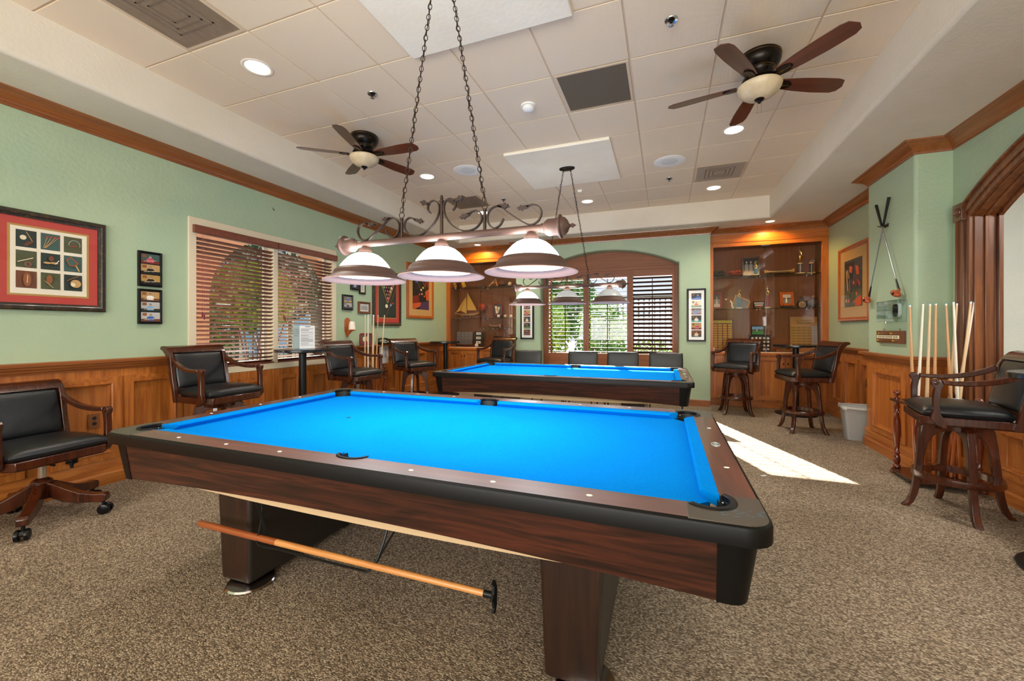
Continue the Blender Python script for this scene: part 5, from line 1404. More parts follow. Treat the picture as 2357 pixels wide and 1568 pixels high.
def leanframe(name, label, x, y, z, w, h, fw, fm, mm, art, lean=10, cat='picture frame', group=None, rotz=0, easel=False, matw=.0):
    t = thing(name, label, cat, (x, y, z), R(rotz), group)
    Tm = Matrix.Rotation(R(-lean), 4, 'X')
    mb = MB(fm); mb.T = Tm; mb.box(-w / 2, -w / 2 + fw, -.016, 0, 0, h).box(w / 2 - fw, w / 2, -.016, 0, 0, h).box(-w / 2 + fw, w / 2 - fw, -.016, 0, 0, fw).box(-w / 2 + fw, w / 2 - fw, -.016, 0, h - fw, h)
    mb.build('frame', parent=t, bevel=.002)
    mb = MB(mm); mb.T = Tm; mb.box(-w / 2 + fw * .8, w / 2 - fw * .8, -.008, -.002, fw * .8, h - fw * .8)
    k = matw
    W_, H_ = w - 2 * fw - 2 * k, h - 2 * fw - 2 * k
    draw(mb, art, -W_ / 2, fw + k, W_, H_, -.0085)
    mb.build('photograph', parent=t, smooth=False)
    if easel:
        mb = MB('black_paint'); mb.tube([(-w * .3, -.03, -.0), (-w * .3, -.02, .03)], .004, seg=5).tube([(w * .3, -.03, 0), (w * .3, -.02, .03)], .004, seg=5).box(-w * .36, w * .36, -.025, .05, -.03, -.0); mb.build('easel', parent=t)
    return t
def draw(mb, art, x0, z0, W_, H_, y):
    """flat print shapes; coordinates 0..1 across and up the print"""
    for i, s in enumerate(art):
        yy = y - .00035 * (i + 1); k, m = s[0], s[1]
        if k == 'r': _, _, a, b, c, d = s; pts = [(a, c), (b, c), (b, d), (a, d)]
        elif k == 'e':
            _, _, cx, cz, rx, rz = s; pts = [(cx + rx * math.cos(2 * PI * q / 18), cz + rz * math.sin(2 * PI * q / 18)) for q in range(18)]
        elif k == 'p': pts = s[2]
        elif k == 'l':
            _, _, ax, az, bx, bz, wd = s; dx, dz = (bx - ax) * W_, (bz - az) * H_; q = math.hypot(dx, dz); nx, nz = -dz / q * wd / 2, dx / q * wd / 2
            pts = [(ax + nx / W_, az + nz / H_), (bx + nx / W_, bz + nz / H_), (bx - nx / W_, bz - nz / H_), (ax - nx / W_, az - nz / H_)]
        mb.poly([(x0 + a * W_, yy, z0 + b * H_) for a, b in pts], m)
def man(shirt, cx=.5, hair='c_grey', s=1.0, legs='c_dkgrey', base=.1):
    return [('p', shirt, [(cx - .17 * s, base), (cx + .17 * s, base), (cx + .20 * s, base + .32 * s), (cx + .11 * s, base + .46 * s), (cx - .11 * s, base + .46 * s), (cx - .20 * s, base + .32 * s)]),
            ('e', 'c_skin', cx, base + .58 * s, .075 * s, .125 * s), ('e', hair, cx, base + .67 * s, .075 * s, .06 * s), ('e', 'c_skin', cx - .12 * s, base + .14, .04, .05), ('e', 'c_skin', cx + .13 * s, base + .16, .04, .05)]
def snap(bg, table, shirt, extra=(), cx=.5, s=1.0):
    return [('r', bg, 0, 1, 0, 1), ('r', 'c_wood', .08, .3, .62, .92), ('r', table, 0, 1, 0, .28)] + man(shirt, cx, s=s) + [('l', 'c_cream', cx - .35, .18, cx + .3, .34, .003)] + list(extra)
bw = [('r', 'c_grey', 0, 1, 0, 1), ('r', 'c_dkgrey', 0, 1, .62, 1), ('r', 'c_ltgrey', 0, 1, 0, .25)]
def ballplayer(cx): return [('p', 'c_ltgrey', [(cx - .09, .38), (cx + .09, .38), (cx + .10, .62), (cx, .70), (cx - .10, .62)]), ('e', 'c_white', cx, .76, .05, .05), ('l', 'c_ltgrey', cx - .05, .4, cx - .06, .1, .018), ('l', 'c_ltgrey', cx + .05, .4, cx + .06, .1, .018), ('l', 'c_dkgrey', cx, .55, cx, .65, .004)]
leanframe('team_photograph', 'black and white photograph of three ballplayers on the top right shelf', 1.41, 8.15, S1R, .265, .345, .014, 'steel', 'c_grey', bw + ballplayer(.22) + ballplayer(.5) + ballplayer(.8), 8, 'photograph')
leanframe('photo_frame', 'dark red framed photo at the left end of the middle right shelf', .868, 8.1, S2R, .17, .30, .035, 'c_dkred', 'c_matred', bw + ballplayer(.5), 10, group='framed photos in the cases')
leanframe('photo_frame', 'small dark framed team photo left of the red column trophy', 1.515, 8.08, S2R, .17, .12, .012, 'black_gloss', 'c_dkgrey', [('r', 'c_dkgrey', 0, 1, 0, 1), ('r', 'c_ltgrey', 0, 1, .7, 1)] + [('e', 'c_white', .15 + .14 * k, .48, .05, .13) for k in range(6)] + [('e', 'c_red', .22 + .14 * k, .3, .05, .12) for k in range(5)] + [('r', 'plate_gold', .2, .8, 0, .1)], 5, group='framed photos in the cases')
leanframe('photo_frame', 'orange wood framed photo on a black easel on the middle right shelf', 1.925, 8.06, S2R + .035, .20, .24, .042, 'pine_orange' if 'pine_orange' in MATS else 'frame_orange', 'c_tan', [('r', 'c_grey', 0, 1, 0, 1), ('r', 'c_ltgrey', 0, 1, .6, 1), ('r', 'c_dkgrey', 0, 1, .5, .62), ('e', 'c_white', .42, .3, .1, .26), ('e', 'c_white', .42, .6, .06, .07)], 12, easel=True, group='framed photos in the cases')
leanframe('photo_frame', 'small golf course photo in a dark frame on top of the golf ball rack', 1.505, 8.12, 1.20, .20, .165, .012, 'black_gloss', 'c_ltblue', [('r', 'c_ltblue', 0, 1, .55, 1), ('r', 'c_green', 0, 1, 0, .6), ('r', 'c_olive', 0, 1, .48, .62), ('e', 'c_dkgrey', .3, .55, .04, .13), ('e', 'c_white', .42, .52, .04, .15), ('e', 'c_dkgrey', .62, .56, .04, .14)], 6, group='framed photos in the cases')
leanframe('photo_frame', 'red framed photo of figures right of the basketball', -3.355, 8.1, S2L + .05, .235, .27, .022, 'c_dkred', 'c_dkgrey', [('r', 'c_dkgrey', 0, 1, 0, 1), ('e', 'c_cream', .3, .68, .12, .16), ('e', 'c_ltgrey', .62, .62, .18, .14), ('l', 'c_cream', .3, .6, .42, .1, .03), ('l', 'c_ltgrey', .62, .5, .5, .12, .035), ('l', 'c_cream', .12, .8, .4, .75, .012)], 8, group='framed photos in the cases', easel=True)

# softball gloves and cap
def glove(x, y, z, m, label, name='baseball_glove', s=1.0):
    t = thing(name, label, 'glove', (x, y, z), R(-15), 'gloves in the right case')
    mb = MB(m); mb.ball((0, 0, .045 * s), (.10 * s, .075 * s, .046 * s), m, 20, 10)
    mb.build('palm', parent=t)
    mb = MB(m)
    for k in range(4):
        a = R(-40 + 27 * k); mb.tube(smoothpts([(-.02 * s + .05 * s * math.sin(a), 0, .055 * s), (.09 * s * math.sin(a) + .0, -.05 * s, .085 * s), (.125 * s * math.sin(a), -.075 * s, .06 * s)], 4), [.02 * s] * 8 + [.014 * s], seg=8)
    mb.tube(smoothpts([(-.07 * s, 0, .05 * s), (-.10 * s, -.05 * s, .07 * s), (-.10 * s, -.07 * s, .05 * s)], 4), .018 * s, seg=8)
    mb.build('fingers', parent=t)
    mb = MB('c_tan')
    for k in range(5): mb.tube([(-.09 * s + .04 * s * k, -.03 * s, .085 * s), (-.07 * s + .04 * s * k, -.06 * s, .09 * s - .01 * s * (k % 2))], .0025, seg=4)
    mb.build('lacing', parent=t)
glove(.895, 8.12, S1R, 'leather_cap', 'dark old leather glove at the left end of the top right shelf', s=1.15)
glove(1.16, 8.08, S1R, 'leather_glove', 'red brown leather baseball glove beside the team photograph', s=1.0)
# canoe / sled model
def canoe(x, y, z, L, m, label, h=.03, yaw=0):
    t = thing('model_canoe', label, 'model boat', (x, y, z), R(yaw), 'model boats')
    n = 20; vs = []; fs = []
    for i in range(n + 1):
        u = -1 + 2 * i / n; w = .035 * (1 - u * u) ** .6; sh = h * (.8 + .9 * u ** 4)
        for a in range(-90, 91, 30):
            vs.append((u * L / 2, w * math.sin(R(a)), sh * (1 - math.cos(R(a))) * .9 if False else sh - sh * math.cos(R(a)) * .9))
    k = 7
    fs = [(i * k + j, i * k + j + 1, (i + 1) * k + j + 1, (i + 1) * k + j) for i in range(n) for j in range(k - 1)]
    MB(m).add(vs, fs).build('hull', parent=t)
    mb = MB('c_cream')
    for s in (1, -1): mb.tube([(-L / 2 + L * i / n, s * .035 * (1 - (-1 + 2 * i / n) ** 2) ** .6, h * (.8 + .9 * (-1 + 2 * i / n) ** 4)) for i in range(n + 1)], .003, seg=5)
    for u in (-.4, 0, .4): mb.box(u * L / 2 - .004, u * L / 2 + .004, -.03, .03, h * .78, h * .84)
    mb.build('gunwale', parent=t)
    MB('dark_bronze').box(-L * .28, -L * .26, -.03, .03, -.012, .012).box(L * .26, L * .28, -.03, .03, -.012, .012).box(-L * .3, L * .3, -.005, .005, -.012, -.006).build('stand', parent=t)
canoe(1.815, 8.08, S1R + .035, .44, 'c_tan', 'long tan model canoe lying on the top right shelf', .035)
canoe(-3.40, 8.08, S3L + .013, .27, 'c_orange', 'orange model canoe with upturned ends on the small left shelf', .04)
# pentagon wooden frame
t = thing('pentagon_frame', 'pale wooden home plate shaped frame on the middle right shelf', 'frame', (1.24, 8.12, S2R), 0)
P = [(-.135, .005), (-.07, .245), (.05, .175), (.15, .125), (.10, .005)]
mb = MB('pine')
for i in (0, 1, 2, 3):
    a, b = P[i], P[(i + 1) % 5]; mb.ribbon([(a[0], 0, a[1]), (b[0], 0, b[1])], .02, .018, side=(0, 1, 0))
mb.box(-.135, .10, -.01, .01, 0, .012); mb.build('frame_bars', parent=t)
MB('c_grey').poly([(x, .006, z) for x, z in P]).build('backing', parent=t, smooth=False)
# red and white hockey stick piece
t = thing('toy_stick', 'red and white curved stick leaning beside the pentagon frame', 'stick', (1.02, 8.02, S2R), 0)
mb = MB('c_cream'); mb.ribbon(smoothpts([(-.03, 0, .17), (.03, 0, .15), (.07, 0, .11), (.075, 0, .05), (.10, 0, .006)], 5), .012, .022, side=(0, 1, 0)); mb.build('shaft', parent=t)
MB('c_dkred').obox((.02, 0, .150), (.05, .016, .03), rot=(0, .35, 0)).build('grip', parent=t, bevel=.003)
# vases and wicker balls
def vase(x, y, z, s, label):
    t = thing('pottery_vase', label, 'vase', (x, y, z), 0, 'grey vases')
    MB('pottery').lathe([(0, 0), (.05 * s, 0), (.085 * s, .05 * s), (.095 * s, .10 * s), (.075 * s, .15 * s), (.035 * s, .175 * s), (.03 * s, .20 * s), (.042 * s, .215 * s), (.036 * s, .215 * s), (.024 * s, .20 * s)], seg=28, cap=False).build('body', parent=t)
    mb = MB('c_wood')
    for k in range(4): mb.ball((.03 * s * math.cos(k * 1.6), .03 * s * math.sin(k * 1.6), .235 * s), .026 * s, seg=10, rings=6)
    mb.build('dried_flowers', parent=t)
vase(2.18, 8.22, S2R, .82, 'grey pottery vase with brown dried flowers on the middle right shelf, left of two')
vase(2.305, 8.12, S2R, .80, 'grey pottery vase with brown dried flowers at the right end of the middle shelf')
t = thing('wicker_ball', 'small woven wicker ball in front of the grey vases', 'ball', (2.13, 8.02, S2R + .053))
mb = MB('c_tan')
for k in range(9):
    q = Matrix.Rotation(k * .7, 4, 'X') @ Matrix.Rotation(k * 1.1, 4, 'Z'); mb.T = q
    mb.tube([(.05 * math.cos(a), .05 * math.sin(a), 0) for a in [2 * PI * i / 20 for i in range(20)]], .0028, seg=4, closed=True)
mb.T = Matrix.Identity(4); mb.build('weave', parent=t)
# plaques
def plaque(name, label, x, y, z, w, h, board, build_fn):
    t = thing(name, label, 'plaque', (x, y, z), 0, 'award plaques')
    Tm = Matrix.Rotation(R(-5), 4, 'X'); mb = MB(board); mb.T = Tm; mb.box(-w / 2, w / 2, -.012, .006, 0, h); mb.build('board', parent=t, bevel=.003)
    build_fn(t, Tm); return t
def pf1(t, Tm):
    mb = MB('plate_yellow'); mb.T = Tm; mb.box(-.15, .15, -.015, -.012, .50, .545); mb.build('header_plate', parent=t, smooth=False)
    mb = MB('plate_gold'); mb.T = Tm
    for c in range(4):
        for r in range(11):
            x = -.115 + c * .077; mb.box(x - .030, x + .030, -.0145, -.012, .03 + r * .042, .058 + r * .042)
    mb.build('name_plates', parent=t, smooth=False)
    o = text('Ballstar  Basketball Cup', .026, 'lettering', 'c_black', t, (0, -.062, .520), (PI / 2 - R(5), 0, 0), .25); o.location = Tm @ Vector((0, -.0155, .522)); o.rotation_euler = (PI / 2 - R(5), 0, 0)
plaque('award_plaque', 'brown award plaque with yellow header plate in the lower left of the right case', .96, 8.10, CT, .325, .565, 'c_brown', pf1)
def pf2(t, Tm):
    mb = MB('plate_gold'); mb.T = Tm; mb.box(-.105, .105, -.0145, -.012, .475, .555)
    for c in range(4):
        for r in range(7):
            x = -.150 + c * .075; mb.box(x - .036, x + .036, -.0145, -.012, .125 + r * .046, .155 + r * .046)
    mb.build('name_plates', parent=t, smooth=False)
    mb = MB('silver_edge'); mb.T = Tm
    for r in range(8): mb.box(.115, .185, -.0145, -.012, .075 + r * .046, .115 + r * .046)
    mb.build('silver_plates', parent=t, smooth=False)
    mb = MB('ink'); mb.T = Tm
    for c in range(5):
        for r in range(7):
            x = -.150 + c * .075; mb.box(x - .022, x + .024, -.0148, -.0145, .137 + r * .046, .142 + r * .046)
    mb.build('engraved_names', parent=t, smooth=False)
    for s, zz, sz in (('Titan', .535, .034), ("Men's Golf Club", .500, .026)):
        o = text(s, sz, 'lettering', 'c_black', t, Tm @ Vector((0, -.0150, zz)), (PI / 2 - R(5), 0, 0), .3)
plaque('award_plaque', "large tan golf club plaque with gold name plates in the right case", 2.175, 8.10, CT, .385, .60, 'pine', pf2)
def pf3(t, Tm):
    mb = MB('c_grey'); mb.T = Tm
    for c in range(4):
        for r in range(5): mb.box(-.19 + c * .097, -.19 + c * .097 + .09, -.0145, -.012, .02 + r * .055, .068 + r * .055)
    mb.build('name_plates', parent=t, smooth=False)
plaque('award_plaque', 'dark brown plaque of rows of dull plates in the lower left of the left case', -4.15, 8.12, CT + .04, .40, .30, 'c_brown', pf3)
def pf4(t, Tm):
    mb = MB('c_white'); mb.T = Tm
    for r in range(3): mb.box(-.055, .055, -.0145, -.012, .05 + r * .095, .10 + r * .095)
    mb.build('white_labels', parent=t, smooth=False)
    mb = MB('ink'); mb.T = Tm
    for r in range(3): mb.box(-.035, .035, -.015, -.0145, .068 + r * .095, .080 + r * .095)
    mb.build('label_print', parent=t, smooth=False)
plaque('award_board', 'black board with three white labels stacked in the left case', -3.79, 8.08, CT + .03, .20, .31, 'c_black', pf4)
# golf ball rack
t = thing('golf_ball_rack', 'black rack holding rows of white golf balls in the right case', 'rack', (1.53, 8.08, CT), 0)
mb = MB('black_paint').box(-.155, .155, -.02, .05, 0, .285); mb.box(-.165, .165, -.03, .055, .278, .288)
mb.build('board', parent=t, bevel=.003)
mb = MB('c_dkgreen').box(-.06, .0, -.024, -.02, .01, .095).box(-.05, -.01, -.025, -.024, .05, .09, 'c_ltblue'); mb.build('golf_picture', parent=t, smooth=False)
for r in range(4):
    for c in range(5):
        if (r == 0 and c in (1, 2)): continue
        b = MB('c_white').ball((-.118 + c * .059, -.030, .048 + r * .062), .0195, seg=12, rings=8).build('golf_ball', parent=None)
        tag(b, f'white golf ball in the black rack, row {["at the bottom", "above the bottom", "below the top", "at the top"][r]}, {["leftmost", "second from left", "middle", "second from right", "rightmost"][c]}', 'golf ball', 'golf balls in the rack')
        b.location = (1.53, 8.08, CT)
t = thing('wooden_box', 'wooden box with brass plate on the counter beneath the golf club plaque', 'box', (1.86, 8.0, CT))
MB('c_wood').box(-.12, .12, -.07, .07, 0, .06).build('body', parent=t, bevel=.003)
MB('brass').box(-.03, .03, -.072, -.07, .02, .04).build('name_plate', parent=t)
t = thing('glass_dish', 'pale fluted glass dish standing on the wooden box', 'dish', (1.86, 8.0, CT + .061))
MB('marble').lathe([(0, 0), (.03, 0), (.06, .02), (.085, .038), (.08, .04), (.05, .022), (0, .01)], seg=20, cap=False).build('bowl', parent=t)
t = thing('light_switch_tab', 'small white plastic block at the lower left corner of the right case', 'latch', (.80, 7.90, CT + .014))
MB('white_plastic').box(-.01, .01, -.012, .012, 0, .06).build('body', parent=t, bevel=.002)
# sailboat
t = thing('model_sailboat', 'model sailboat with yellowed sails on the middle left shelf', 'model boat', (-4.06, 8.06, S2L))
n = 20; vs = []
for i in range(n + 1):
    u = -1 + 2 * i / n; w = .045 * (1 - abs(u) ** 2.5) ; x = u * .31; zt = .10 + .02 * u * u * u * u + .01 * u * u; dp = .055 * (1 - u ** 4) ** .7
    for a in range(-90, 91, 30): vs.append((x * (1 - .12 * (1 - abs(math.sin(R(a))))), w * math.sin(R(a)), zt - dp * math.cos(R(a))))
MB('pine').add(vs, [(i * 7 + j, i * 7 + j + 1, i * 7 + j + 8, i * 7 + j + 7) for i in range(n) for j in range(6)]).box(-.28, .28, -.03, .03, .095, .10).build('hull', parent=t)
mb = MB('c_wood').tube([(0, 0, .09), (0, 0, .61)], .005, seg=6).tube([(0, 0, .165), (.24, 0, .16)], .004, seg=6).tube([(-.29, 0, .105), (0, 0, .58)], .0012, seg=4).tube([(.29, 0, .11), (0, 0, .60)], .0012, seg=4).tube([(-.31, 0, .12), (-.26, 0, .11)], .004, seg=5)
mb.build('mast', parent=t)
MB('canvas_sail').prism([(.008, .175), (.235, .175), (.15, .33), (.008, .57)], -.001, .001, 'y').build('mainsail', parent=t, smooth=False)
MB('canvas_sail').prism([(-.275, .125), (-.155, .165), (-.03, .46)], -.001, .001, 'y').build('jib', parent=t, smooth=False)
MB('canvas_sail').prism([(-.145, .165), (-.012, .105), (-.022, .48)], .006, .008, 'y').build('foresail', parent=t, smooth=False)
MB('c_wood').box(-.10, -.085, -.03, .03, 0, .07).box(.085, .10, -.03, .03, 0, .07).box(-.12, .12, -.02, .02, 0, .012).build('cradle', parent=t)
# balls
t = thing('basketball', 'small orange basketball on a ring stand behind the sailboat', 'ball', (-3.735, 8.17, S2L + .235))
mb = MB('basketball').ball((0, 0, 0), .092, seg=28, rings=18); mb.build('skin', parent=t)
mb = MB('c_black')
for q in (Matrix.Identity(4), Matrix.Rotation(PI / 2, 4, 'X'), Matrix.Rotation(PI / 2, 4, 'Y')):
    mb.T = q; mb.tube([(.0925 * math.cos(a), .0925 * math.sin(a), 0) for a in [2 * PI * i / 32 for i in range(32)]], .0012, seg=4, closed=True)
mb.T = Matrix.Identity(4); mb.build('seams', parent=t)
t = thing('ball_stand', 'thin metal stand carrying the small basketball', 'stand', (-3.735, 8.17, S2L))
mb = MB('steel').tube([(.06 * math.cos(a), .06 * math.sin(a), .165) for a in [2 * PI * i / 20 for i in range(20)]], .003, seg=5, closed=True)
for a in (0, 2.1, 4.2): mb.tube([(.06 * math.cos(a), .06 * math.sin(a), .165), (.07 * math.cos(a), .07 * math.sin(a), 0)], .003, seg=5)
mb.build('legs', parent=t)
def baseball(x, y, z, label, m='c_white', r=.034):
    t = thing('baseball', label, 'ball', (x, y, z + r), 0, 'baseballs in the left case')
    MB(m).ball((0, 0, 0), r, seg=18, rings=12).build('cover', parent=t)
    mb = MB('c_red'); mb.tube([(r * 1.005 * math.sin(.9) * math.cos(a), -r * 1.005 * math.cos(.9), r * 1.005 * math.sin(.9) * math.sin(a)) for a in [2 * PI * i / 20 for i in range(20)]], .0008, seg=4, closed=True); mb.build('stitching', parent=t)
baseball(-3.278, 7.98, S2L, 'white baseball before the red framed photo in the left case')
baseball(-3.14, 8.02, S2L, 'cream baseball in the middle of three on the left case shelf', 'c_cream')
baseball(-3.02, 8.04, S2L, 'off-white baseball rightmost of three on the left case shelf', 'c_matte')
baseball(-3.03, 8.0, S1L, 'large cream softball on the top left shelf beside the football', 'c_cream', .042)
baseball(-3.79, 7.98, CT, 'white autographed baseball on the left case counter before the black board', 'c_matte', .042)
t = thing('football', 'old brown leather football on the top left shelf', 'ball', (-3.23, 8.05, S1L + .055))
MB('football').ball((0, 0, 0), (.10, .055, .055), seg=24, rings=14).build('skin', parent=t)
MB('c_cream').box(-.03, .03, -.006, .0, .052, .057).build('laces', parent=t)
mb = MB('pine').ribbon([(-.17, 0, .0), (-.03, 0, .13)], .012, .022, side=(0, 1, 0)).ribbon([(.05, 0, .0), (-.0, 0, .17)], .012, .022, side=(0, 1, 0)).ribbon([(-.09, 0, .07), (.02, 0, .09)], .010, .014, side=(0, 1, 0))
o = tag(mb.build('wooden_rack_frame'), 'wooden stick frame leaning on the top left shelf left of the football', 'frame'); o.location = (-3.42, 8.14, S1L + .012)
for k, (x, w, h, a, lab) in enumerate(((-4.33, .05, .10, -20, 'yellow rounded double paddle tag at the left end of the top left shelf'), (-4.11, .07, .12, -24, 'yellow rectangular paddle with black emblem on the top left shelf'))):
    t = thing('yellow_paddle', lab, 'paddle', (x, 8.05, S1L + .018), 0, 'yellow paddles')
    mb = MB('c_yellow'); mb.T = Matrix.Rotation(R(a), 4, 'Y')
    if k: mb.box(-w / 2, w / 2, -.005, .005, 0, h).box(-.01, .01, -.005, .005, h, h + .05)
    else: mb.lathe([(0, -.005), (.03, -.005), (.03, .005), (0, .005)], c=(0, 0, .03), axis='y', seg=18).lathe([(0, -.005), (.03, -.005), (.03, .005), (0, .005)], c=(0, 0, .08), axis='y', seg=18).box(-.012, .012, -.005, .005, .03, .08)
    mb.build('blade', parent=t)
    mb = MB('c_black'); mb.T = Matrix.Rotation(R(a), 4, 'Y')
    mb.lathe([(0, -.0056), (.012, -.0056), (.012, -.005), (0, -.005)], c=(0, 0, .035), axis='y', seg=14); mb.build('emblem', parent=t)
t = thing('mantel_clock', 'black and gold clock trophy with round face in the left case', 'clock', (-3.34, 8.08, CT))
mb = MB('black_gloss').box(-.10, .10, -.04, .04, 0, .06).box(-.075, .075, -.03, .03, .06, .22).box(-.085, .085, -.035, .035, .22, .24); mb.build('body', parent=t, bevel=.003)
mb = MB('brass').lathe([(0, -.036), (.035, -.036), (.035, -.03), (0, -.03)], c=(0, 0, .11), axis='y', seg=22)
for s in (1, -1): mb.tube([(s * .055, -.034, .07), (s * .055, -.034, .21)], .006, seg=8)
mb.build('gilding', parent=t)
MB('c_cream').lathe([(0, -.037), (.028, -.037), (.028, -.036), (0, -.036)], c=(0, 0, .11), axis='y', seg=20).box(-.0015, .0015, -.0385, -.037, .11, .132, 'c_black').box(0, .016, -.0385, -.037, .109, .1115, 'c_black').build('dial', parent=t, smooth=False)
t = thing('carved_animal', 'carved wooden animal figure at the right end of the left case', 'figurine', (-3.04, 8.1, CT))
mb = MB('c_wood').ball((0, 0, .15), (.085, .035, .045), seg=16, rings=10)
for x, y in ((-.05, -.02), (-.05, .02), (.05, -.02), (.05, .02)): mb.tube([(x, y, .13), (x * 1.1, y, .07), (x, y, 0)], [.014, .009, .008], seg=8)
mb.tube([(-.06, 0, .16), (-.10, 0, .20), (-.105, 0, .225)], [.022, .016, .014], seg=8).ball((-.125, 0, .225), (.028, .014, .014), seg=10, rings=6)
mb.build('body', parent=t)
t = thing('red_tray', 'low dark red dish in front of the dull plaque in the left case', 'dish', (-4.03, 7.98, CT))
MB('c_dkred').lathe([(0, 0), (.07, 0), (.09, .02), (.085, .02), (.065, .005), (0, .004)], seg=24, cap=False).build('bowl', parent=t)
# ================================================================== PICTURES AND WALL THINGS
def onwall(wall, u, z):
    if wall == 'L': return (XL - 0.0, u, z), R(90)
    if wall == 'B': return (u, YB, z), 0
    if wall == 'R': return (XR, u, z), R(-90)
    if wall == 'P': return (2.15, u, z), R(-90)
def picture(name, label, wall, u0, u1, z0, z1, fw, fd, fm, mm, art, mw, cat='picture', group=None, liner=None, lw_=.006, glass=True):
    loc, rz = onwall(wall, (u0 + u1) / 2, z0)
    t = thing(name, label, cat, loc, rz, group); w, h = abs(u1 - u0), z1 - z0
    mb = MB(fm); y0, y1 = -fd, -.001
    def side(pts): mb.prism(pts, 0, 1, 'x')
    # mitred frame with a rounded profile
    prof = [(0, y1), (0, y0 * .75), (fw * .18, y0), (fw * .55, y0), (fw * .75, y0 * .78), (fw, y0 * .72), (fw, y1)]
    k = len(prof); cs = [(-w / 2, 0, 1, 1), (w / 2, 0, -1, 1), (w / 2, h, -1, -1), (-w / 2, h, 1, -1)]; vs = []
    for x, z, sx, sz in cs: vs += [(x + sx * p, y, z + sz * p) for p, y in prof]
    mb.add(vs, [(i * k + j, i * k + (j + 1) % k, ((i + 1) % 4) * k + (j + 1) % k, ((i + 1) % 4) * k + j) for i in range(4) for j in range(k)])
    mb.build('frame', parent=t, ang=30)
    mb = MB(mm); mb.box(-w / 2 + fw * .9, w / 2 - fw * .9, -fd * .5, -fd * .3, fw * .9, h - fw * .9); mb.build('mat_board', parent=t, smooth=False)
    a = fw + mw; W_, H_ = w - 2 * a, h - 2 * a
    mb = MB(liner or mm)
    if liner: mb.box(-W_ / 2 - lw_, W_ / 2 + lw_, -fd * .5 - .001, -fd * .5, a - lw_, a + H_ + lw_)
    draw(mb, art, -W_ / 2, a, W_, H_, -fd * .5 - .001)
    mb.build('print', parent=t, smooth=False)
    if glass: MB('picture_glass').poly([(-w / 2 + fw, -fd * .68, fw), (w / 2 - fw, -fd * .68, fw), (w / 2 - fw, -fd * .68, h - fw), (-w / 2 + fw, -fd * .68, h - fw)]).build('glass_pane', parent=t, smooth=False)
    return t
# nine-scene sports print
art = [('r', 'c_matte', 0, 1, 0, 1)]
cells = []
for r in range(3):
    for c in range(3):
        x0 = .065 + c * .305; z0 = .085 + (2 - r) * .305; cells.append((x0, z0)); art.append(('r', ('c_dkgreen', 'c_teal', 'c_olive')[(r * 2 + c) % 3] if (r, c) != (2, 0) else 'c_brown', x0, x0 + .255, z0, z0 + .255))
def S(i, k, m, *v):
    x0, z0 = cells[i]; q = .255
    if k == 'e': art.append(('e', m, x0 + v[0] * q, z0 + v[1] * q, v[2] * q, v[3] * q))
    elif k == 'l': art.append(('l', m, x0 + v[0] * q, z0 + v[1] * q, x0 + v[2] * q, z0 + v[3] * q, v[4]))
    elif k == 'p': art.append(('p', m, [(x0 + a * q, z0 + b * q) for a, b in v[0]]))
S(0, 'e', 'c_cream', .34, .56, .16, .14); S(0, 'l', 'c_tan', .48, .92, .80, .36, .004); S(0, 'p', 'c_brown', [(.36, .1), (.52, .08), (.82, .32), (.78, .42), (.5, .3)])
for a in (.2, .4, .6, .75): S(1, 'l', 'c_tan', .08 + a * .2, .1, a + .12, .78, .003); S(1, 'e', 'c_matred', a + .12, .80, .07, .05)
for q in range(8): S(2, 'l', 'c_ltgrey', .55 + .32 * math.cos(q * .45 - .3), .5 + .3 * math.sin(q * .45 - .3), .55 + .32 * math.cos(q * .45 + .15), .5 + .3 * math.sin(q * .45 + .15), .003)
S(2, 'l', 'c_matred', .3, .4, .7, .45, .006)
S(3, 'l', 'c_cream', .05, .3, .8, .6, .005); S(3, 'e', 'c_wood', .55, .2, .17, .15); S(3, 'e', 'c_dkgrey', .55, .2, .1, .09)
S(4, 'e', 'c_tan', .3, .4, .2, .06); S(4, 'e', 'c_tan', .65, .42, .22, .06); S(4, 'e', 'c_brown', .5, .68, .14, .16); S(4, 'l', 'c_white', .7, .35, .9, .6, .004)
S(5, 'p', 'c_wood', [(.05, .72), (.35, .95), (.8, .55), (.6, .35), (.25, .35)]); S(5, 'p', 'c_teal', [(.14, .7), (.35, .86), (.68, .55), (.55, .43), (.27, .43)]); S(5, 'l', 'c_tan', .62, .4, .8, .05, .008)
S(6, 'e', 'c_wood', .5, .5, .2, .4); S(6, 'l', 'c_cream', .52, .75, .5, .3, .003)
S(7, 'e', 'c_wood', .4, .6, .16, .26); S(7, 'l', 'c_tan', .15, .5, .6, .1, .004)
S(8, 'e', 'c_tan', .6, .45, .3, .25); S(8, 'e', 'c_cream', .45, .38, .13, .12); S(8, 'l', 'c_wood', .1, .6, .75, .95, .006)
picture('sports_print', 'large framed print of nine small sports scenes on a red mat at the left', 'L', 1.375, 2.031, 1.445, 2.175, .052, .035, 'antique_frame', 'c_red', art, .068, liner='c_gold', lw_=.014)
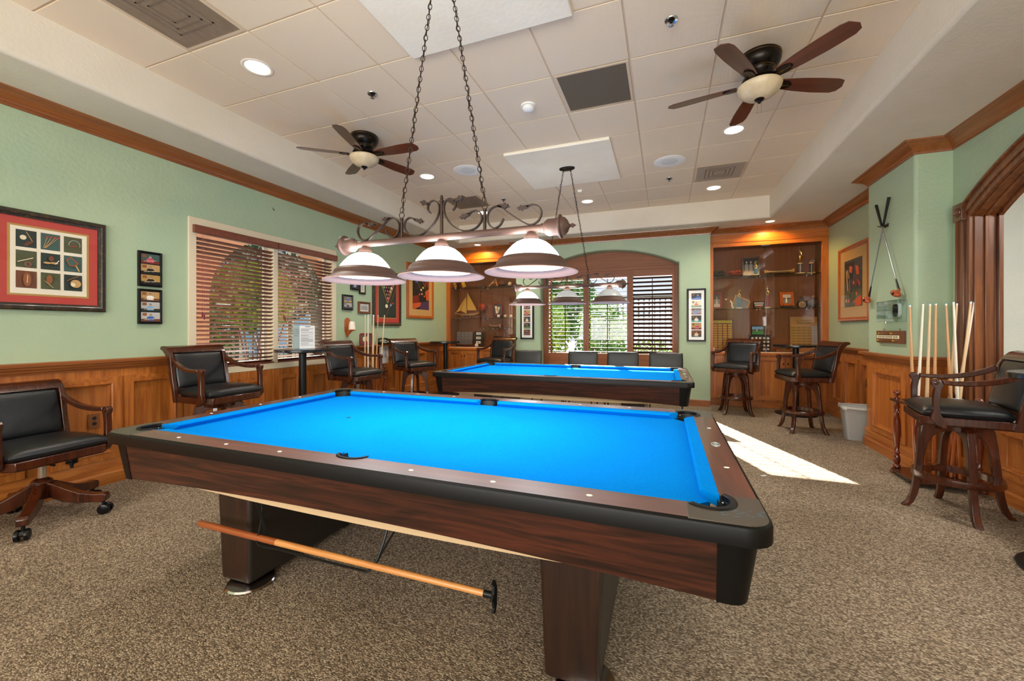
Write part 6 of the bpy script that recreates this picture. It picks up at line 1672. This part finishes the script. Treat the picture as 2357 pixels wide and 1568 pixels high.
def multi(name, label, wall, u0, u1, z0, z1, n, snaps, fw, fm, group, mm='c_black', gap=.012, cat='photo frame', mw=.0):
    n = len(snaps); art = []
    if mm == 'c_white': art.append(('r', 'c_white', -.3, 1.3, -.04, 1.04))
    for i, s in enumerate(snaps):
        hh = 1 / n; z = 1 - (i + 1) * hh + hh * .06; H_ = hh * .88
        for q in s:
            if q[0] in 'e': art.append(('e', q[1], q[2], z + q[3] * H_, q[4], q[5] * H_))
            elif q[0] == 'r': art.append(('r', q[1], q[2], q[3], z + q[4] * H_, z + q[5] * H_))
            elif q[0] == 'l': art.append(('l', q[1], q[2], z + q[3] * H_, q[4], z + q[5] * H_, q[6]))
            elif q[0] == 'p': art.append(('p', q[1], [(a, z + b * H_) for a, b in q[2]]))
    # keep the layers thin
    global draw
    return picture(name, label, wall, u0, u1, z0, z1, fw, .03, fm, mm, art, mw, cat, group)
_d = draw
def draw(mb, art, x0, z0, W_, H_, y):
    step = .00035 if len(art) < 25 else .009 / len(art)
    for i, s in enumerate(art):
        yy = y - step * (i + 1); k, m = s[0], s[1]
        if k == 'r': _, _, a, b, c, d = s; pts = [(a, c), (b, c), (b, d), (a, d)]
        elif k == 'e': _, _, cx, cz, rx, rz = s; pts = [(cx + rx * math.cos(2 * PI * q / 16), cz + rz * math.sin(2 * PI * q / 16)) for q in range(16)]
        elif k == 'p': pts = s[2]
        else:
            _, _, ax, az, bx, bz, wd = s; dx, dz = (bx - ax) * W_, (bz - az) * H_; q = math.hypot(dx, dz); nx, nz = -dz / q * wd / 2, dx / q * wd / 2
            pts = [(ax + nx / W_, az + nz / H_), (bx + nx / W_, bz + nz / H_), (bx - nx / W_, bz - nz / H_), (ax - nx / W_, az - nz / H_)]
        mb.poly([(x0 + a * W_, yy, z0 + b * H_) for a, b in pts], m)
G1 = 'three-photo frames on the left wall'
multi('photo_frame', 'upper black frame of three snapshots of men between the sports print and the window', 'L', 2.26, 2.443, 1.690, 2.010, 3, [snap('c_teal', 'c_dkred', 'c_pink'), snap('c_tan', 'c_black', 'c_black'), snap('c_gold', 'c_black', 'c_black')], .018, 'black_gloss', G1)
multi('photo_frame', 'lower black frame of three snapshots of men between the sports print and the window', 'L', 2.26, 2.443, 1.350, 1.668, 3, [snap('c_tan', 'c_brown', 'c_white'), snap('c_ltgrey', 'c_dkgreen', 'c_ltblue'), snap('c_ltgrey', 'c_brown', 'c_blue')], .018, 'black_gloss', G1)
G2 = 'narrow six-photo frames'
six = [snap('c_dkgrey', 'c_blue', 'c_blue', cx=.65), snap('c_cream', 'c_green', 'c_orange'), snap('c_grey', 'c_dkred', 'c_blue', cx=.4), snap('c_dkgrey', 'c_aqua', 'c_white'), snap('c_tan', 'c_dkred', 'c_pink', cx=.6), snap('c_brown', 'c_dkgrey', 'c_cream')]
multi('photo_frame', 'tall narrow black frame of six snapshots right of the back window', 'B', .352, .650, 1.095, 1.995, 6, six, .030, 'black_gloss', G2, 'c_white', mw=.042)
six2 = [snap('c_brown', 'c_dkgrey', 'c_dkgrey'), snap('c_grey', 'c_brown', 'c_dkred'), snap('c_tan', 'c_brown', 'c_pink'), snap('c_dkgrey', 'c_brown', 'c_cream'), snap('c_dkgreen', 'c_green', 'c_olive'), snap('c_brown', 'c_dkred', 'c_navy')]
multi('photo_frame', 'tall narrow black frame of six snapshots left of the back window', 'B', -2.66, -2.385, 1.11, 2.01, 6, six2, .030, 'black_gloss', G2, 'c_white', mw=.042)
G3 = 'small frames beside the left window'
multi('photo_frame', 'small black two-photo frame above the wall sconce', 'L', 4.735, 4.945, 1.585, 1.815, 2, [snap('c_grey', 'c_yellow', 'c_blue'), snap('c_ltgrey', 'c_dkgrey', 'c_navy')], .024, 'black_gloss', G3)
picture('photo_frame', 'small brown framed group photo left of the billiard ball print', 'L', 5.065, 5.33, 1.548, 1.732, .035, .03, 'c_brown', 'c_white', [('r', 'c_ltgrey', 0, 1, 0, 1)] + [('e', 'c_grey', .2 + .2 * (k % 4), .3 + .3 * (k // 4), .07, .12) for k in range(8)], .012, 'photo frame', G3)
multi('photo_frame', 'small black frame partly hidden above, nearest the near lamp rim', 'L', 4.905, 5.08, 1.895, 2.09, 1, [snap('c_navy', 'c_dkgrey', 'c_ltblue')], .022, 'black_gloss', G3)
multi('photo_frame', 'small black frame with cream mat just right of another black frame behind the near lamp', 'L', 5.09, 5.22, 1.845, 2.14, 1, [snap('c_matte', 'c_cream', 'c_ltgrey')], .018, 'black_gloss', G3)
# billiard prints
P = [('r', 'c_dkgreen', 0, 1, 0, 1), ('p', 'c_gold', [(.06, .95), (.94, .95), (.52, .38), (.48, .38)]), ('p', 'c_black', [(.12, .925), (.88, .925), (.52, .43), (.48, .43)])]
bc = ['c_yellow', 'c_blue', 'c_red', 'c_purple', 'c_orange', 'c_green', 'c_maroon', 'c_black', 'c_cream', 'c_navy', 'c_dkred', 'c_tan', 'c_olive', 'c_brown', 'c_pink']
i = 0
for r in range(5):
    for c in range(5 - r):
        cx = .5 + (c - (4 - r) / 2) * .135; cz = .87 - r * .092; P += [('e', bc[i], cx, cz, .066, .044), ('e', 'c_white', cx - .012, cz + .01, .02, .014)]; i += 1
P += [('e', 'c_cream', .42, .30, .075, .05), ('l', 'c_wood', .40, .05, .96, .80, .012), ('p', 'c_ltblue', [(.62, .36), (.70, .37), (.70, .31), (.62, .30)]), ('p', 'c_red', [(.74, .40), (.82, .42), (.83, .37), (.75, .35)])]
picture('billiard_print', 'framed print of racked billiard balls with a red mat on the left wall', 'L', 5.40, 6.14, 1.365, 2.282, .050, .035, 'antique_frame', 'c_red', P, .085, liner='c_gold', lw_=.012)
Q = [('r', 'c_black', 0, 1, 0, 1), ('p', 'c_orange', [(0, 1), (.5, 1), (.3, .75), (0, .85)]), ('p', 'c_dkred', [(.5, 1), (1, 1), (1, .6), (.75, .75)]), ('p', 'c_orange', [(.75, .5), (1, .62), (1, .3), (.85, .25)]), ('p', 'c_dkred', [(0, .35), (.35, .4), (.45, .1), (0, .15)]), ('p', 'c_orange', [(0, .15), (.5, .2), (.6, .12), (.1, 0), (0, 0)]), ('p', 'c_purple', [(.5, .2), (1, .25), (1, 0), (.4, 0)]),
     ('l', 'c_wood', .1, .92, .5, .55, .012), ('l', 'c_wood', .7, .95, .85, .35, .012), ('l', 'c_tan', .5, .9, .75, .65, .008)] + [('e', m, x, z, .05, .03) for m, x, z in (('c_red', .4, .42), ('c_yellow', .62, .62), ('c_tan', .55, .44), ('c_orange', .7, .38), ('c_navy', .3, .6), ('c_cream', .5, .55), ('c_blue', .2, .75), ('c_dkgrey', .35, .72))]
picture('billiard_print', 'orange wood framed print of red and black billiard shapes on the left wall', 'L', 6.33, 7.235, 1.512, 2.54, .052, .035, 'frame_orange', 'c_tan', Q, .12)
QR = [('r', 'c_dkgrey', 0, 1, 0, 1), ('r', 'c_olive', 0, 1, 0, .35), ('p', 'c_black', [(.05, .95), (.6, .95), (.5, .6), (.1, .5)]), ('l', 'c_tan', .12, .78, .2, .35, .03), ('l', 'c_cream', .18, .8, .24, .62, .012), ('l', 'c_wood', .28, .8, .33, .25, .025), ('p', 'c_red', [(.32, .88), (.48, .84), (.46, .70), (.34, .74)]), ('p', 'c_orange', [(.30, .86), (.42, .82), (.42, .72), (.32, .74)]), ('p', 'c_orange', [(.64, .86), (.80, .82), (.86, .64), (.70, .66)]), ('l', 'c_dkred', .78, .60, .62, .42, .05), ('l', 'c_matred', .8, .52, .9, .42, .04),
      ('e', 'c_orange', .55, .5, .05, .035), ('e', 'c_orange', .72, .26, .05, .035), ('e', 'c_red', .28, .13, .06, .04), ('e', 'c_orange', .56, .12, .05, .035), ('p', 'c_orange', [(.62, .14), (.95, .22), (1, .02), (.66, .0)]), ('e', 'c_black', .45, .25, .12, .10), ('p', 'c_olive', [(.36, .3), (.62, .36), (.6, .12), (.4, .1)]), ('e', 'c_tan', .14, .14, .05, .04)]
t = picture('billiard_print', 'orange wood framed still life print on the far right wall beside the display case', 'R', 6.372, 7.33, 1.415, 2.458, .052, .035, 'frame_orange', 'c_tan', QR, .145)

# sconce
t = thing('wall_sconce', 'wooden wall sconce with white glass shade between window and cue rack', 'wall lamp', (XL, 4.84, 1.18), R(90))
o = [(-.05, .09), (-.055, .16), (-.055, .235)] + [(.055 * math.cos(R(a)), .235 + .060 * math.sin(R(a))) for a in range(170, 5, -15)] + [(.055, .235), (.055, .16), (.05, .09), (.03, .05), (.018, .02), (0, .0), (-.018, .02), (-.03, .05)]
MB('frame_orange').prism(o, -.016, -.001, 'y').build('back_plate', parent=t, bevel=.003)
MB('frame_orange').prism([(-.016, .125), (-.14, .118), (-.145, .105), (-.09, .095), (-.05, .06), (-.03, .04), (-.016, .05)], -.012, .012, 'x').lathe([(0, .105), (.045, .105), (.052, .112), (.045, .118), (0, .118)], c=(0, -.095, 0), seg=24).build('bracket', parent=t, bevel=.002)
MB('sconce_glass').lathe([(.046, .118), (.050, .122), (.046, .175), (.038, .225), (.032, .238), (.029, .238), (.034, .222), (.042, .17), (.044, .124)], c=(0, -.095, 0), seg=30, cap=False).build('glass_shade', parent=t)
# ledge items
struct(MB('crown_wood').box(XL, XL + .13, 4.98, 5.86, 1.03, 1.052).build('trim_15', bevel=.004))
def rotY(p): return p
t = leanframe('photo_frame', 'dark red framed photo standing on the ledge behind the left cue rack', XL + .055, 5.20, 1.053, .22, .19, .03, 'c_maroon', 'c_grey', [('r', 'c_olive', 0, 1, 0, 1), ('e', 'c_cream', .3, .5, .14, .3), ('e', 'c_skin', .62, .5, .14, .34), ('r', 'c_dkred', 0, 1, 0, .2)], 12, 'photo frame', None, 70)
t = thing('telephone', 'black desk telephone on the ledge beneath the billiard ball print', 'telephone', (XL + .07, 5.60, 1.053), R(80))
MB('black_gloss').prism([(-.055, 0), (.055, 0), (.055, .05), (.03, .055), (-.055, .02)], -.09, .09, 'x').build('body', parent=t, bevel=.008)
mb = MB('black_gloss').ribbon(smoothpts([(-.10, .02, .062), (-.09, .02, .085), (-.04, .02, .094), (.04, .02, .094), (.09, .02, .085), (.10, .02, .062)], 5), .04, .024, side=(0, 1, 0)); mb.build('handset', parent=t, bevel=.006)
mb = MB('c_ltgrey')
for r in range(4):
    for c in range(3): mb.box(-.03 + c * .024, -.014 + c * .024, -.045 + r * .016, -.034 + r * .016, .026 + r * .0052, .032 + r * .0052)
mb.build('keypad', parent=t)
mb = MB('black_gloss').tube(smoothpts([(XL + .06, 5.70, 1.06), (XL + .08, 5.80, 1.058), (XL + .02, 5.90, 1.058), (XL + .03, 6.0, 1.03)], 6), .003, seg=5)
tag(mb.build('loose_wire'), 'thin black cord trailing from the telephone over the ledge', 'cord')
t = thing('notice_paper', 'white paper notice hanging on the panelling behind the left cues', 'paper', (XL + .075, 5.60, .74), R(90))
MB('paper').box(-.115, .115, -.002, 0, 0, .285).build('sheet', parent=t, smooth=False)
mb = MB('ink')
for k in range(14): mb.box(.01, .06, -.003, -.002, .10 + k * .012, .104 + k * .012)
mb.build('print', parent=t, smooth=False)
# folded papers on the chair rail left of the window
t = thing('paper_stack', 'small stack of folded white papers on the chair rail beside the left window', 'paper', (XL + .035, 2.58, 1.0525), R(4))
mb = MB('paper')
for k in range(5): mb.obox((0, -.01 * k * .4, .004 + k * .006), (.055, .085, .0045), rot=(0, 0, .05 * k))
mb.build('sheets', parent=t, smooth=False)
# small hook
o = MB('black_metal').tube(smoothpts([(0, -.002, .03), (0, -.012, .01), (.006, -.02, -.005), (0, -.028, .008)], 4), .003, seg=6).build('wall_hook')
tag(o, 'tiny dark hook high on the green wall above the left window', 'hook'); o.location = (XL, 3.61, 2.735); o.rotation_euler = (0, 0, R(90))
# outlets
def outlet(wall, u, z, label):
    loc, rz = onwall(wall, u, z); t = thing('wall_outlet', label, 'outlet', loc, rz, 'brown outlets in the panelling')
    MB('outlet_brown').box(-.037, .037, -.029, -.02, -.06, .06).build('cover_plate', parent=t, bevel=.003)
    MB('black_paint').lathe([(0, -.0305), (.015, -.0305), (.015, -.029), (0, -.029)], c=(0, 0, .022), axis='y', seg=16).lathe([(0, -.0305), (.015, -.0305), (.015, -.029), (0, -.029)], c=(0, 0, -.022), axis='y', seg=16).build('sockets', parent=t)
outlet('L', 1.955, .548, 'brown outlet in the oak panelling beside the desk chair arm')
outlet('R', 6.42, .62, 'brown outlet in the oak panelling behind the waste bin')

# golf clubs
def club(label, y_grip, z_grip, y_head, z_head, side, name='golf_club'):
    t = thing(name, label, 'golf club', (2.15, 0, 0), 0, 'crossed golf clubs')
    g = Vector((-.026 - .024 * side, y_grip, z_grip)); h = Vector((-.044 - .010 * side, y_head, z_head)); d = (h - g)
    mb = MB('black_rubber'); mb.tube([g, g + d * .27], [.0145, .009], seg=12); mb.build('grip', parent=t)
    mb = MB('steel'); mb.tube([g + d * .27, g + d * .90], [.0065, .0045], seg=10); mb.build('shaft', parent=t)
    mb = MB('black_rubber'); mb.tube([g + d * .88, h], [.0062, .0105], seg=10); mb.build('whipping', parent=t)
    s = 1 if side else -1
    mb = MB('persimmon')
    mb.T = Matrix.Translation(h) @ Matrix.Rotation(R(25 * 1), 4, 'X')
    mb.ball((0, .042, -.048), (.036, .066, .030), seg=20, rings=12).tube([(0, 0, .012), (0, .01, -.025), (0, .03, -.045)], [.012, .016, .022], seg=12)
    mb.build('head', parent=t)
    mb = MB('black_gloss'); mb.T = Matrix.Translation(h) @ Matrix.Rotation(R(25), 4, 'X'); mb.ball((-.021, .028, -.045), (.016, .026, .018), seg=12, rings=8); mb.build('face_insert', parent=t)
club('golf club with persimmon head hanging crossed on the pillar, head at lower left', 5.215, 2.64, 5.60, 1.655, 0)
club('golf club with persimmon head hanging crossed on the pillar, head at lower right', 5.42, 2.615, 4.96, 1.675, 1)
o = MB('black_metal').tube(smoothpts([(0, .045, .02), (-.02, .03, 0), (-.05, .035, .005), (-.055, .05, .015)], 4), .004, seg=6).tube(smoothpts([(0, -.045, .02), (-.02, -.03, 0), (-.05, -.035, .005), (-.055, -.05, .015)], 4), .004, seg=6).box(-.006, 0, -.04, .04, -.012, .02).build('club_hanger')
tag(o, 'small black hanger holding the crossed golf clubs', 'hanger'); o.location = (2.15, 5.325, 2.37)
# thermostat in its clear box
t = thing('thermostat', 'dark faced thermostat inside a clear guard on the pillar', 'thermostat', (2.15, 5.09, 1.49), R(-90))
MB('white_plastic').prism(roundrect(-.062, .062, -.068, .068, .035), -.022, -.001, 'y').build('housing', parent=t, bevel=.004)
MB('black_gloss').prism(roundrect(-.058, .040, -.062, .062, .032), -.026, -.022, 'y').build('display', parent=t, bevel=.002)
t = thing('thermostat_guard', 'clear plastic guard box covering the thermostat on the pillar', 'cover', (2.15, 5.145, 1.48), R(-90))
w, h, d = .205, .105, .075
MB('acrylic').box(-w, w, -d, -d + .003, -h, h).box(-w, -w + .003, -d, -.001, -h, h).box(w - .003, w, -d, -.001, -h, h).box(-w, w, -d, -.001, h - .003, h).box(-w, w, -d, -.001, -h, -h + .003).build('box', parent=t, smooth=False)
MB('steel').lathe([(0, -.02), (.008, -.018), (.008, -.004), (.004, 0)], c=(-.01, -d + .0, -h + .005), seg=10).build('lock', parent=t)
# scoreboard
t = thing('snooker_scoreboard', 'small mahogany sliding scoreboard with a cream number strip on the pillar', 'scoreboard', (2.15, 5.215, 1.225), R(-90))
w, h = .26, .062
MB('c_brown').box(-w, w, -.028, -.001, -h, h).build('board', parent=t, bevel=.004)
MB('c_cream').box(-w + .02, w - .06, -.030, -.028, -.016, .016).build('number_strip', parent=t, smooth=False)
o = text('0 5 10 15 20 25 30 35 40 45   100 200', .0245, 'lettering', 'c_dkgreen', t, (-.02, -.0305, 0))
mb = MB('brass').tube([(-w + .02, -.034, .036), (w - .09, -.034, .036)], .003, seg=6).tube([(-w + .02, -.034, -.036), (w - .09, -.034, -.036)], .003, seg=6)
for x, z in ((-.19, .036), (.06, .036), (.10, -.036), (-.21, -.036)): mb.box(x - .007, x + .007, -.042, -.030, z - .010, z + .010)
mb.build('slider_rails', parent=t)
mb = MB('brass')
for x in (-.14, .17): mb.tube([(x + .010 * math.cos(a), -.01, h + .012 + .010 * math.sin(a)) for a in [2 * PI * i / 12 for i in range(12)]], .002, seg=5, closed=True)
mb.build('hanging_eyes', parent=t)
# chalk mark on the carpet
o = MB('paper').obox((0, 0, .002), (.05, .018, .002), rot=(0, 0, .6)).build('paper_scrap')
tag(o, 'tiny white paper scrap on the carpet beside the sunlit patch', 'paper'); o.location = (.821, 4.19, 0)
